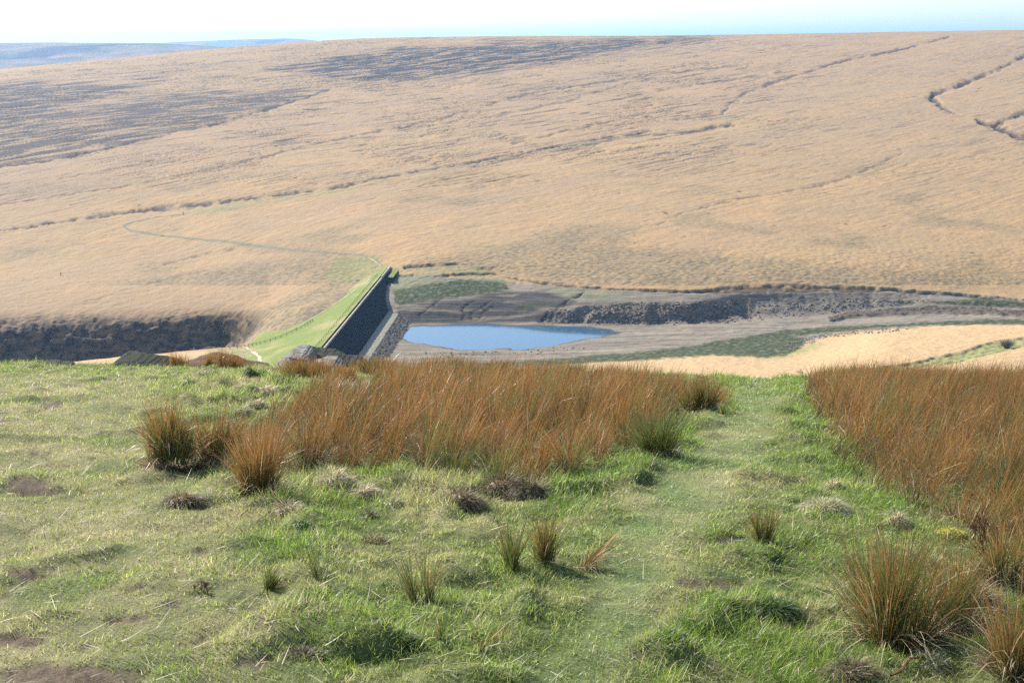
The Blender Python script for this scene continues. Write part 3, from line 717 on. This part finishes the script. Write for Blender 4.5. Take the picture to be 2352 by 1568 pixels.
gnd = mesh_np('ground', np.stack([FX, FY, FZ], -1).reshape(-1, 3), [grid_faces(*FX.shape)], m_gr, attrs=dict(straw=cst.ravel(), mud=cmu.ravel(), track=ctr.ravel(), left=cle.ravel()), smooth=True)
gnd['kind'] = 'structure'

# ---- blades -----------------------------------------------------------
def blade_mat(name, trans, rough, spec):
    m, nt = newmat(name); a = att(nt, 'tint').outputs['Color']
    p = N(nt, 'ShaderNodeBsdfPrincipled'); L(nt, a, p.inputs['Base Color']); p.inputs['Roughness'].default_value = rough
    p.inputs['Specular IOR Level'].default_value = spec
    t = N(nt, 'ShaderNodeBsdfTranslucent'); L(nt, a, t.inputs[0]); mx = N(nt, 'ShaderNodeMixShader'); mx.inputs[0].default_value = trans
    o = N(nt, 'ShaderNodeOutputMaterial'); L(nt, p.outputs[0], mx.inputs[1]); L(nt, t.outputs[0], mx.inputs[2]); L(nt, mx.outputs[0], o.inputs[0]); return m
m_blade = blade_mat('grass_blade', .5, .42, .5)
m_rush = blade_mat('rush_stem', .30, .42, .5)
m_straw = blade_mat('dead_grass', .35, .5, .4)
def blades(P, H, W, yaw, lean, bend, ldir, tint, segs=3, tiptint=None, taper=1.5, kink=None):
    """ribbons: P (n,3) roots, H length, W width, ldir direction of lean (n,), lean/bend amounts"""
    n = len(P); t = np.linspace(0, 1, segs+1)
    sx, sy = np.cos(yaw), np.sin(yaw); lx, ly = np.cos(ldir), np.sin(ldir)
    V = np.zeros((n, 2*segs+1, 3), np.float32); T = np.zeros((n, 2*segs+1, 3), np.float32)
    if tiptint is None: tiptint = tint
    for i in range(segs+1):
        ang = lean + bend*t[i]                              # angle from vertical grows along the blade
        if i == 0: c = np.array(P, float).copy()
        else:
            am = lean + bend*(t[i]+t[i-1])/2; st = (H*(t[i]-t[i-1]))
            c = c + np.stack([np.sin(am)*lx*st, np.sin(am)*ly*st, np.cos(am)*st], 1)
        w_ = W*(1-t[i]**taper)*.5; col = tint*(1-t[i])+tiptint*t[i]
        if i < segs:
            off = np.stack([sx*w_, sy*w_, 0*w_], 1); V[:, 2*i] = c-off; V[:, 2*i+1] = c+off; T[:, 2*i] = col; T[:, 2*i+1] = col
        else: V[:, 2*i] = c; T[:, 2*i] = col
    b = (np.arange(n)*(2*segs+1))[:, None]
    q = np.concatenate([b+np.array([2*i, 2*i+1, 2*i+3, 2*i+2]) for i in range(segs-1)]) if segs > 1 else np.zeros((0, 4), int)
    tr = b+np.array([2*segs-2, 2*segs-1, 2*segs])
    return V.reshape(-1, 3), [q, tr], T.reshape(-1, 3)
def pick(r, cols, edges):
    c = np.zeros((len(r), 3)); lo = 0
    for e, k in zip(edges, cols): c[(r >= lo) & (r < e)] = k; lo = e
    return c
# short turf
NG = 700000
yy = (rng.random(NG)*(33**.62-3.3**.62)+3.3**.62)**(1/.62); aa = rng.uniform(-.50, .50, NG); xx = aa*yy
u, v, track, left, mud, lush, straw = cover(xx, yy)
keep = rng.random(NG) > np.clip(mud*.93+.30*left, 0, 1)
xx, yy, track, left, mud, lush, straw = [q[keep] for q in (xx, yy, track, left, mud, lush, straw)]
n = len(xx); zz = fore(xx, yy)-.006
cl = fbm(xx/.22, yy/.22, 2, 431)
u, v = proj(xx, yy, zz); shag = np.maximum(sm(-np.hypot((u-640)/330, (v-905)/60), -1.1, -.6), .8*sm(-np.hypot((u-930)/430, (v-1125)/50), -1.1, -.6))*np.clip(.5+1.5*fbm(xx/.5, yy/.5, 2, 435), 0, 1)
H = (.028+.085*lush**1.5*rng.random(n)+.06*np.clip(cl, 0, 1)+.02*straw+.10*shag+.05*sm(yy, 23, 26)*rng.random(n)**2)*(1-.15*track)*(1-.25*left)*rng.uniform(.6, 1.25, n)*(1+.012*yy)
r = rng.random(n)
cg1 = np.array([.14, .27, .028]); cg2 = np.array([.29, .41, .050]); cs = np.array([.62, .53, .29]); cy = np.array([.39, .42, .115]); cpl = np.array([.37, .47, .16])
mixg = np.clip(lush+.25*rng.normal(size=n), 0, 1)[:, None]
tint = cy*(1-mixg) + np.where(rng.random(n)[:, None] < .5, cg1, cg2)*mixg
tint = tint*(1-.55*track[:, None])+cpl*.55*track[:, None]
isst = r < (.06+.50*straw); tint[isst] = cs*rng.uniform(.55, 1.15, (isst.sum(), 1))
tint *= rng.uniform(.45, 1.30, (n, 1))*(1+.45*np.clip(fbm(xx/.3, yy/.3, 2, 433), -1, 1))[:, None]
ld = np.where(rng.random(n) < .35, rng.normal(-.6, .7, n), rng.uniform(0, 6.28, n))
V, Fc, T = blades(np.stack([xx, yy, zz], 1), H, (.0028+.00026*yy)*rng.uniform(.7, 1.3, n), rng.uniform(0, 3.14, n), rng.uniform(.1, .95, n)+.3*track, rng.uniform(0, .9, n), ld, tint*.8, 2, tint*1.1)
tag(mesh_np('grass', V, Fc, m_blade, attrs=dict(tint=T)), 'short moorland turf of green and straw blades over the near slope', 'grass', kind='stuff')
# dead stalks lying about
NL = 5200
yy = (rng.random(NL)*(26**.6-4**.6)+4**.6)**(1/.6); xx = rng.uniform(-.46, .46, NL)*yy; zz = fore(xx, yy)+.02
lt = np.array([.62, .50, .34])*rng.uniform(.5, 1.15, (NL, 1))
V, Fc, T = blades(np.stack([xx, yy, zz], 1), rng.uniform(.05, .20, NL)*rng.uniform(.5, 1.2, NL), .0035+.0002*yy, rng.uniform(0, 3.14, NL), rng.uniform(1.1, 1.6, NL), rng.uniform(-.2, .3, NL), rng.uniform(0, 6.28, NL), lt, 2, lt, 3)
tag(mesh_np('fallen_stalks', V, Fc, m_straw, attrs=dict(tint=T)), 'pale broken stalks lying loose on the turf', 'dead stalks', kind='stuff')

# ---- rushes ------------------------------------------------------------
RUST = np.array([.36, .145, .040]); RUST2 = np.array([.50, .26, .095]); OLIVE = np.array([.115, .14, .035]); DKB = np.array([.15, .075, .03]); PALE = np.array([.68, .54, .33])
def rush(P, H, gfrac, wind=.18, spread=None, pale=.05, ldir0=None, wmul=1.0, segs=4):
    n = len(P); r = rng.random(n); g = (r < gfrac)
    tip = np.where(rng.random(n)[:, None] < .48, RUST, RUST2)*rng.uniform(.65, 1.25, (n, 1))
    base = np.where(g[:, None], OLIVE, DKB*.6+OLIVE*.5)*rng.uniform(.7, 1.3, (n, 1))
    tip = np.where(g[:, None], OLIVE*1.25*rng.uniform(.8, 1.3, (n, 1)), tip)
    pl_ = rng.random(n) < pale; k = PALE*rng.uniform(.7, 1.1, (n, 1)); base[pl_] = k[pl_]; tip[pl_] = k[pl_]
    ld = rng.normal(0, .9, n); lean = np.abs(rng.normal(wind, .15, n)); bend = np.abs(rng.normal(.15, .25, n))
    if spread is not None:
        ld = np.where(rng.random(n) < .75, ldir0, ld); lean = np.abs(spread+rng.normal(0, .10, n))
    fl = rng.random(n) < .10; lean = np.where(fl, lean+rng.uniform(.2, 1.0, n), lean); bend = np.where(fl, bend+rng.uniform(-.3, .8, n), bend); ld = np.where(fl, rng.uniform(0, 6.28, n), ld)
    bend[pl_] += rng.uniform(.2, 1.9, pl_.sum()); lean[pl_] += rng.uniform(0, .5, pl_.sum()); H = H*np.where(pl_, .95, 1)
    W = (.0028+.00017*P[:, 1])*rng.uniform(.75, 1.3, n)*wmul*np.where(pl_, 1.25, 1)
    return blades(P, H, W, rng.uniform(-.9, .9, n), lean, bend, ld, base, segs, tip, 3.0)
LB = [(600,1105),(540,1090),(470,1075),(465,1030),(520,1005),(600,985),(640,955),(700,945),(752,905),(800,918),(880,905),(850,875),(800,866),(1000,862),(1300,872),(1500,884),(1600,905),(1655,930),(1630,945),(1550,950),(1520,1000),(1500,1035),(1400,1052),(1340,1100),(1230,1128),(1120,1118),(1050,1095),(900,1085),(760,1095),(690,1100)]
RB = [(1845,908),(1872,950),(1880,1000),(1930,1050),(1970,1085),(2010,1128),(2110,1168),(2180,1215),(2260,1285),(2352,1345),(2900,1600),(2900,876),(2352,872),(2000,868),(1860,880)]
def bed_roots(poly, n, seed):
    X = []; Y = []; tot = 0
    while tot < n:
        m = 60000; y = (rng.random(m)*(30**1.5-6**1.5)+6**1.5)**(1/1.5); x = rng.uniform(-.42, .56, m)*y
        u, v = proj(x, y, fore0(x, y))
        dens = .5+1.5*fbm(x/.5, y/.5, 2, seed)
        k = inside_(u+42*fbm(x/.7, y/.7, 3, seed+2), v+20*fbm(x/.7, y/.7, 3, seed+4), poly) & (rng.random(m) < dens)
        X.append(x[k]); Y.append(y[k]); tot += k.sum()
    return np.concatenate(X)[:n], np.concatenate(Y)[:n]
def mott(x, y, s): return 1+.9*np.clip(fbm(x/.45, y/.45, 3, s), -.6, .8)
for poly, n, lab, seed, gf in ((LB, 52000, 'broad bed of rusty brown rushes across the middle of the near slope', 441, .16), (RB, 62000, 'tall bed of rusty brown rushes filling the right side of the near slope', 451, .13)):
    x, y = bed_roots(poly, n, seed); z = fore(x, y)-.01; u, v = proj(x, y, z)
    d = pdist_(u, v, poly+[poly[0]])
    hh = (.52+.07*(poly is RB)+.30*fbm(x/.9, y/.9, 3, seed+6)+.10*rng.normal(size=n))*(.62+.38*sm(d, 0, 50))
    if poly is LB: hh *= 1-.25*sm(-u, -760, -640)
    gloc = gf+.45*sm(-d, -22, -2)*sm(v, 900, 1000)+.5*sm(fbm(x/.8, y/.8, 2, seed+8), .05, .4)
    if poly is LB: hh *= 1-.25*sm(-u, -640, -600)
    cs_ = .34; gx, gy = np.floor(x/cs_), np.floor(y/cs_)                        # stems fan out of tussocks
    hx = _h(gx, gy, seed+20)/4096; hy = _h(gx, gy, seed+21)/4096; hz = _h(gx, gy, seed+22)/4096
    cx, cy = (gx+.2+.6*hx)*cs_, (gy+.2+.6*hy)*cs_; pull = .45
    ox, oy = x-cx, y-cy; x = cx+ox*(1-pull); y = cy+oy*(1-pull); z = fore(x, y)-.01
    hh *= (.78+.42*hz)*rng.uniform(.6, 1.1, n); rad = np.hypot(ox, oy)/cs_
    _w = np.clip(.5+1.4*fbm(x/1.3, y/1.3, 3, seed+30), 0, 1)
    V, Fc, T = rush(np.stack([x, y, z], 1), np.clip(hh, .12, .9), np.clip(gloc+.5*(hz-.75), 0, 1), .1, .12+rad*.55, .05 if poly is LB else .11, np.arctan2(oy, ox+.10)+rng.normal(0, .5, n))
    T = T*np.repeat((.72+.55*_w)[:, None], 9, 1).reshape(-1, 1)
    tag(mesh_np('rush_bed', V, Fc, m_rush, attrs=dict(tint=T)), lab, 'rushes', kind='stuff')
    # thatch of dead leaves at the feet of the rushes
    k = rng.random(n) < .45; x, y, z = x[k], y[k], z[k]; m = len(x)
    tt = np.array([.46, .36, .21])*rng.uniform(.35, 1.1, (m, 1))
    V, Fc, T = blades(np.stack([x+rng.normal(0, .05, m), y+rng.normal(0, .05, m), z], 1), rng.uniform(.12, .3, m), .004+.0002*y, rng.uniform(0, 3.1, m), rng.uniform(.2, 1.2, m), rng.uniform(0, 1.4, m), rng.uniform(0, 6.28, m), tt, 3, tt)
    tag(mesh_np('rush_thatch', V, Fc, m_straw, attrs=dict(tint=T)), 'pale dead thatch under the '+('middle' if poly is LB else 'right hand')+' rush bed', 'dead grass', kind='stuff')

def px_m(y): return y*1.03/F
def clump(u, v, wpx, hpx, n, gf, label, spread=.35, pale=.08, group='separate rush tussocks on the turf', dome=.3, lean=(0, 0), dens_base=1.0):
    x, y, z = fhit(u, v); s = px_m(y); R = wpx*s/2*.62; Hh = hpx*s
    root = empty('rush_tussock', (x, y, z), label, 'rush tussock', group)
    K = max(2, n//90); ca = rng.uniform(0, 6.28, K); cr = R*.85*np.sqrt(rng.random(K)); ck = rng.integers(0, K, n); rr = R*rng.uniform(.2, .45, K)[ck]*np.abs(rng.normal(0, .6, n))
    a = rng.uniform(0, 6.28, n); px = cr[ck]*np.cos(ca[ck])+rr*np.cos(a); py = .8*(cr[ck]*np.sin(ca[ck])+rr*np.sin(a)); r = np.minimum(np.hypot(px, py), R*1.2)
    hk = rng.uniform(.6, 1.05, K)[ck]; a = np.arctan2(py+rng.normal(0, .25*R, n), px+rng.normal(0, .25*R, n))
    P = np.stack([px, py, np.array(fore(x+px, y+py))-z-.01+dome*R*(1-np.minimum(r/R, 1)**2)*.5], 1)
    Pw = P.copy(); Pw[:, 1] += y
    H = 1.22*Hh*hk*rng.uniform(.45, 1.08, n)
    V, Fc, T = rush(Pw, H, gf, .1, spread*(.25+1.1*r/R)*rng.uniform(.1, 1.5, n), pale, a+rng.normal(0, .5, n))
    V[:, 1] -= y; V[:, 0] += lean[0]*np.maximum(V[:, 2], 0); V[:, 1] += lean[1]*np.maximum(V[:, 2], 0)
    mesh_np('stems', V, Fc, m_rush, root, dict(tint=T))
    if n < 270 or dens_base < .5: return root
    m = int(n*.8*dens_base); a = rng.uniform(0, 6.28, m); r = R*1.1*np.sqrt(rng.random(m)); px, py = r*np.cos(a), r*np.sin(a)*.8
    P = np.stack([px, py, np.array(fore(x+px, y+py))-z], 1); tt = np.where(rng.random(m)[:, None] < .5, np.array([.50, .39, .24]), np.array([.16, .09, .05]))*rng.uniform(.5, 1.1, (m, 1))
    V, Fc, T = blades(P, Hh*rng.uniform(.12, .38, m), np.full(m, .004+.0002*y), rng.uniform(0, 3.1, m), rng.uniform(.3, 1.3, m), rng.uniform(0, 1.2, m), a, tt, 3, tt)
    mesh_np('dead_base', V, Fc, m_straw, root, dict(tint=T))
    return root
clump(400, 1078, 210, 130, 1500, .45, 'big dark based rush tussock at the left end of the middle rush bed', .30, .10, dome=1.2)
clump(595, 1140, 130, 175, 900, .15, 'tall brown rush tussock with a narrow dark foot in front of the middle bed', .28, .06)
clump(500, 1060, 130, 120, 700, .25, 'low brown rush tussock joining the leftmost dark tussock to the middle bed', .3, .12)
clump(1515, 1045, 130, 110, 600, .85, 'fan shaped green rush tussock at the right front corner of the middle bed', .55, .05)
clump(1605, 938, 110, 85, 700, .55, 'half green rush tussock beside the track at the far right tip of the middle bed', .40, .03)
clump(1755, 1250, 120, 115, 150, .55, 'small sparse rush tussock standing alone on turf right of the track', .38, .03, dens_base=.5)
clump(1160, 1310, 140, 140, 190, .85, 'leftmost clump of the three thin green rushes in the centre turf', .40, .02, dens_base=.4, lean=(-.25, 0))
clump(1265, 1295, 170, 170, 240, .6, 'middle clump of the three thin rushes in the centre turf', .42, .04, dens_base=.4)
clump(1330, 1300, 110, 90, 120, .1, 'flattened dead brown rush clump at the track edge', .5, .5, dens_base=1.0, lean=(.75, .1))
clump(955, 1395, 150, 165, 130, .75, 'thin green rush clump with long spreading stems in the lower middle', .45, .02, dens_base=.4, lean=(-.2, 0))
clump(1015, 1470, 60, 80, 26, .8, 'few thin stems poking from turf below the lower middle clump', .4, .1, dens_base=.3)
clump(600, 1355, 90, 65, 150, .9, 'short dark green rush clump with a black foot in the lower left turf', .5, .0)
clump(720, 1330, 130, 90, 40, .85, 'wispy stems splaying left beside the short dark clump', .8, .05, dens_base=.3, lean=(-.4, 0))
clump(2060, 1480, 290, 280, 1000, .50, 'large loose rush tussock of green and brown stems at the lower right', .36, .12, dome=.6)
clump(2190, 1450, 240, 220, 700, .45, 'rush tussock just right of the large loose one at the lower right', .38, .12)
clump(2330, 1540, 200, 240, 700, .20, 'orange brown rush tussock cut by the right edge of the picture', .34, .10)
clump(2300, 1330, 170, 130, 420, .35, 'ragged rush tussock below the right hand bed near the bare twigs', .4, .15)
clump(708, 872, 190, 52, 1900, .10, 'low orange rush clump growing in front of the pale boulder', .30, .10)
clump(785, 884, 140, 48, 1100, .12, 'orange rush clump right of the pale boulder beside the yellow tussocks', .28, .08)
clump(655, 880, 60, 75, 60, .9, 'few dark green stems spraying up at the left end of the pale boulder', .7, .02, dens_base=.4)
clump(855, 862, 110, 42, 700, .40, 'olive rush clump on the brow just right of the boulder', .25, .05)
clump(445, 846, 190, 40, 420, .05, 'thin reddish rushes on the left part of the low brown peat mound', .2, .05, dens_base=.4)
clump(515, 846, 190, 44, 560, .05, 'thin reddish rushes on the right part of the low brown peat mound', .2, .05, dens_base=.4)
clump(1660, 950, 40, 35, 60, .8, 'tiny green rush tuft at the track side beyond the middle bed', .5, .02)
clump(1105, 1490, 60, 75, 22, .15, 'handful of bent dry stems leaning right at the bottom centre', .5, .3, dens_base=.2, lean=(.5, 0))

# ---- tussocks of dead grass -----------------------------------------------
def tussock(u, v, wpx, hpx, col, label, cat='grass tussock', group='mounded tussocks of dead grass', n=None, droop=1.5, name='grass_tussock', lenf=.9):
    x, y, z = fhit(u, v); s = px_m(y); R = wpx*s/2; Hh = hpx*s
    th, ph = np.meshgrid(np.linspace(0, math.pi/2, 9), np.linspace(0, 2*math.pi, 25))
    nx = np.sin(th)*np.cos(ph); ny = np.sin(th)*np.sin(ph); nz = np.cos(th)
    k = 1+.5*fbm(nx*1.6+u, ny*1.6+v, 3, 461)
    Vd = np.stack([nx*R*k*.9, ny*R*.8*k*.9, nz*Hh*.7*k-.03], -1).reshape(-1, 3)
    root = empty(name, (x, y, z), label, cat, group)
    col = tuple(np.array(col)*(1.35 if max(col) > .3 else 1)); cb = np.array(col)*.8
    mesh_np('mound', Vd, [grid_faces(25, 9)], m_straw, root, dict(tint=np.repeat(cb[None], len(Vd), 0)), smooth=True)
    n = n or int(np.clip(wpx*9, 250, 1300)); a = rng.uniform(0, 6.28, n); q = np.arccos(rng.uniform(.05, 1, n))
    P = np.stack([np.sin(q)*np.cos(a)*R*.85, np.sin(q)*np.sin(a)*R*.7, np.cos(q)*Hh*.66-.02], 1)
    sw = rng.uniform(-1.5, .8); P[:, 0] *= rng.uniform(.9, 1.25); P *= (1+.4*fbm(P[:, 0]/R*1.6+u, P[:, 1]/R*1.6+v, 2, 463))[:, None]
    tt = np.array(col)*rng.uniform(.45, 1.35, (n, 1)); g = rng.random(n) < .12; tt[g] = np.array([.14, .2, .05])
    V, Fc, T = blades(P, rng.uniform(.3, 1.0, n)*(.6*R+.5*Hh)*lenf, np.full(n, .004+.00028*y), rng.uniform(0, 3.1, n), q*.9+rng.uniform(.0, .7, n), rng.uniform(.5, droop, n), a+rng.normal(0, .6, n)+.9*np.sin(sw-a), tt*.8, 3, tt)
    mesh_np('blades', V, Fc, m_straw, root, dict(tint=T))
    return root
ST = (.50, .41, .25); BR = (.27, .19, .10); GS = (.36, .35, .18); DK = (.13, .10, .055)
for (u, v, w_, h_, c_, lab) in [
 (785,905,62,36,(.55,.48,.33),'round straw tussock like a haycock behind the middle rush bed'),
 (835,900,52,28,(.50,.46,.30),'smaller straw tussock touching the right of the round haycock one'),
 (420,1158,90,26,BR,'brown topped oval tussock ringed by flattened pale grass'),
 (665,1178,85,26,ST,'pale swept over tussock in turf below the tall brown rushes'),
 (1000,1175,0,0,ST,''),(1055,1165,110,50,BR,'brown drooping tussock with dark underside below the middle bed'),
 (1160,1125,130,38,BR,'wide dark brown tussock tucked under the front of the middle bed'),
 (1215,1135,100,36,DK,'darkest tussock at the foot of the middle bed beside the track'),
 (770,1110,90,26,ST,'grey straw tussock at the front left of the middle bed'),
 (840,1140,60,34,ST,'upright pale tussock in front of the middle bed'),
 (860,1245,80,16,BR,'low brown tussock in open turf at centre left'),
 (905,1165,60,26,GS,'greenish tussock between two straw tussocks in front of the bed'),
 (850,1190,44,22,DK,'small dark tussock in front of the middle bed'),
 (435,880,44,16,GS,'small round green grey tussock near the left brow'),
 (610,905,60,26,ST,'shaggy straw tussock among others left of the boulder rushes'),
 (700,1000,0,0,ST,''),(555,950,48,20,GS,'dark green tussock left of the middle bed'),
 (480,945,40,18,GS,'green tussock above the big dark based rush tussock'),
 (590,930,40,14,ST,'low straw tussock above the left end of the middle bed'),
 (525,985,60,24,(.3,.27,.2),'grey tussock peeping over the low brown rushes'),
 (560,890,44,16,ST,'little straw tussock halfway between brow and middle bed'),
 (650,960,46,22,ST,'straw tussock against the left flank of the middle bed'),
 (1895,1165,110,22,(.42,.38,.22),'long low swept tussock beside the right hand bed'),
 (1840,1112,28,18,ST,'tiny pale tussock near the right edge of the track'),
 (1915,1120,50,22,ST,'wispy pale tussock at the front of the right hand bed'),
 (2060,1200,60,34,ST,'straw tussock between the right hand bed and large loose rushes'),
 (2240,1400,110,80,(.26,.17,.10),'large brown dome tussock at the lower right'),
 (1950,1420,60,36,(.36,.25,.14),'small brown tussock left of the large loose rushes'),
 (1960,1560,120,60,(.22,.17,.09),'dark brown tussock at the bottom edge right of centre'),
 (705,1512,105,30,DK,'dark hollow tussock near the bottom left centre'),
 (2140,1530,90,40,GS,'green straw tussock at the bottom right'),
 (1540,1465,80,30,(.12,.19,.04),'deep green tuft at the right edge of the track near the bottom'),
 (1780,1395,120,26,(.10,.17,.04),'dark green tuft beside the muddy hollow'),
 (310,1110,0,0,ST,''),(930,1480,80,30,(.12,.19,.04),'dark green tuft under the lower middle rush clump'),
 (690,1215,60,26,(.12,.20,.04),'bright green tuft in the centre left turf'),
 (2290,1215,110,40,(.42,.34,.22),'pale matted tussock under the bare twigs')]:
    if w_: tussock(u, v, w_, h_, c_, lab)
tussock(2180, 1228, 80, 30, (.50, .46, .07), 'yellow moss cushion on the turf in front of the right hand bed', 'moss cushion', None, 1400, .5, 'moss_cushion', .22)

# ---- rocks on the brow -----------------------------------------------------
m_rock = noisy_mat('gritstone', (.022, .025, .022), (.065, .066, .055), 11, bs=1, bd=.06, c3=(.035, .045, .02), s3=4.0)
m_rock2 = noisy_mat('pale_gritstone', (.13, .125, .11), (.32, .30, .26), 12, bs=1, bd=.06, c3=(.10, .10, .08), s3=5)
m_peat = noisy_mat('peat', (.06, .038, .024), (.13, .08, .05), 5, bs=.9, bd=.05)
def rock(name, y, top, depth, mat, label, cat='rock', group=None, seed=0, flat=.34, lo=None, tilt=0):
    us = np.array([p[0] for p in top], float); vs = np.array([p[1] for p in top], float)
    U_ = np.linspace(us[0], us[-1], 60); Vt = np.interp(U_, us, vs)
    X = []; th = np.linspace(0, math.pi, 22); P = []
    for u_, v_ in zip(U_, Vt):
        a, s = ray(u_, v_+5); x = a*y; zt = s*y; zb = fore1(x, y)-.25
        if lo: zb = max(zb, ray(u_, lo)[1]*y-.15)
        e = min(1, (u_-us[0])/((us[-1]-us[0])*.10+1e-6), (us[-1]-u_)/((us[-1]-us[0])*.10+1e-6))
        d = depth*(.45+.55*math.sqrt(max(e, 0)))
        for t in th:
            cy_ = -math.copysign(abs(math.cos(t))**flat, math.cos(t)); cz_ = math.sin(t)**flat
            P.append((x, y+cy_*d/2+tilt*cz_, zb+(max(zt-zb, .05))*cz_))
    P = np.array(P); n1 = fbm(P[:, 0]*2+P[:, 1]*1.3, P[:, 2]*5+P[:, 1]*1.1, 4, 471+seed); n2 = fbm(P[:, 0]*1.1+seed, P[:, 1]*1.5+P[:, 2]*2, 3, 473+seed)
    P[:, 1] += .26*n1*min(1, depth); P[:, 2] += .05*n1*np.clip(P[:, 2]-P[:, 2].min(), 0, .6); P[:, 2] = np.round(P[:, 2]/.035)*.035*.35+P[:, 2]*.65
    o = P.mean(0); o[2] = P[:, 2].min()
    r_ = mesh_np(name, P-o, [grid_faces(60, 22)], mat, loc=o, smooth=False); return tag(r_, label, cat, group)
rock('rock_slab', 26.5, [(38,846),(60,840),(100,838),(150,839),(158,846)], 1.6, m_rock, 'thin flat slab lying farthest left along the brow', group='rocks along the brow', seed=1)
rock('rock', 26.3, [(150,848),(160,842),(186,843),(190,850)], .5, m_rock, 'small dark knob of rock at the right tip of the farthest left slab', group='rocks along the brow', seed=2)
rock('rock_slab', 26.6, [(210,846),(250,838),(272,826),(300,824),(320,830),(334,842)], 1.1, m_rock, 'low grey step of rock left of the tall dark brow rock', group='rocks along the brow', seed=3)
rock('rock', 27.0, [(268,830),(272,817),(285,812),(318,814),(350,822),(385,833),(420,842),(440,846)], 1.5, m_rock, 'tall dark brow rock with a long tapering right flank', group='rocks along the brow', seed=4)
rock('peat_mound', 27.0, [(390,843),(425,833),(450,822),(485,818),(520,820),(548,830),(570,836),(605,838),(612,842)], 1.5, m_peat, 'low brown peat mound on the brow topped by thin rushes', 'peat mound', seed=5)
rock('boulder', 25.0, [(630,838),(642,824),(664,806),(676,799),(700,799),(714,806),(722,826)], 1.5, m_rock2, 'pale weathered boulder with a tilted left face on the brow below the dam', 'boulder', seed=6, flat=.5)
rock('rock_slab', 26.0, [(690,806),(705,799),(735,803),(765,808),(790,815),(815,822),(850,834)], 1.2, m_rock, 'long dark slab sloping down to the right behind the pale boulder', group='rocks along the brow', seed=9)
rock('boulder', 23.6, [(712,838),(722,828),(745,822),(770,823),(782,832),(790,842)], .9, m_rock2, 'smaller pale rock half buried in front of the big boulder', 'boulder', seed=7)
rock('boulder', 25.5, [(1008,838),(1014,826),(1030,822),(1044,824),(1052,836)], .7, m_rock2, 'pale stone poking out of the rushes below the pool', 'boulder', seed=8)

# ---- bare twigs and seed heads ------------------------------------------
m_twig = noisy_mat('twig_bark', (.11, .05, .035), (.22, .11, .07), 20, bs=.2, bd=.005)
def twiggy(u, v, hpx, label, seed, name='bare_shrub', cat='shrub', lean=-.5, depth=4, r0=.006):
    x, y, z = fhit(u, v); s = px_m(y); R_ = random.Random(seed); m = MB()
    def grow(p, d, l, r, k):
        q = p+d*l; m.bar(p, q, r)
        if k == 0: return
        for i in range(R_.choice((2, 2, 3))):
            e = (d+Vector((R_.uniform(-.75, .75), R_.uniform(-.5, .5), R_.uniform(-.25, .55)))).normalized()
            grow(p+d*l*R_.uniform(.45, 1), e, l*R_.uniform(.55, .85), r*.72, k-1)
    for i in range(1 if depth < 1 else 4):
        grow(Vector((R_.uniform(-.05, .05), R_.uniform(-.05, .05), -.02)), Vector((lean+R_.uniform(-.5, .5), R_.uniform(-.3, .3), 1)).normalized(), hpx*s*.38, r0, depth)
    o = m.build(name, m_twig); o.location = (x, y, z); return tag(o, label, cat)
twiggy(2290, 1305, 160, 'bare reddish twigs of a low shrub leaning left under the right hand bed', 3)
twiggy(458, 1368, 50, 'short dead brown seed head on a stalk in the lower left turf', 5, 'dead_flower', 'dead plant', 0, 3, .003)
twiggy(1850, 868, 40, 'thin wispy bare stems rising against the pale field behind the right hand bed', 9, 'dry_stalks', 'dead plant', -.6, 2, .004)
def stick(u, v, du, dv, label, r=.007):
    P = [Vector(fhit(u+du*t+3*math.sin(9*t), v+dv*t+2*math.sin(7*t+1)))+Vector((0, 0, .035)) for t in (0, .25, .5, .75, 1)]
    m = MB()
    for p, q in zip(P[:-1], P[1:]): m.bar(p-P[0], q-P[0], r)
    o = m.build('stick', m_twig); o.location = P[0]; tag(o, label, 'stick', 'dry sticks on the turf')
stick(2045, 1567, 90, -52, 'dark curved stick lying on turf at the bottom right edge')
stick(2230, 1470, 120, -60, 'brown stick lying between the two lower right tussocks', .005)
# grey leafless bush far off in the near field lane
x, y, z = terr_hit(2312, 800, 330, 500); R_ = random.Random(4); m = MB()
for i in range(90):
    d = Vector((R_.gauss(0, .6), R_.gauss(0, .6), 1)).normalized(); l = R_.uniform(2.2, 4.2); p = Vector((R_.gauss(0, .3), R_.gauss(0, .3), -.1)); m.bar(p, p+d*l*.5, .05)
    for k in range(4): m.bar(p+d*l*.45, p+d*l*.45+(d+Vector((R_.gauss(0, .5), R_.gauss(0, .5), R_.gauss(0, .3)))).normalized()*l*.5, .03)
o = m.build('bare_bush', noisy_mat('grey_twigs', (.16, .14, .12), (.26, .23, .2), 1)); o.location = (x, y, z); tag(o, 'round grey leafless bush beside the green lane in the pale field', 'bush')

# ------------------------------------------------------------------ haze
hm, nt = newmat('haze'); pv = N(nt, 'ShaderNodeVolumePrincipled'); ho = N(nt, 'ShaderNodeOutputMaterial')
pv.inputs['Color'].default_value = (.32, .60, 1, 1); pv.inputs['Density'].default_value = 7e-5; pv.inputs['Anisotropy'].default_value = .35
L(nt, pv.outputs[0], ho.inputs['Volume'])
hb = MB(); hb.box((0, 12500, -60), (54000, 27060, 726)); o = hb.build('haze', hm); o['kind'] = 'stuff'; tag(o, 'thin blue air over the valley and moor', 'haze')
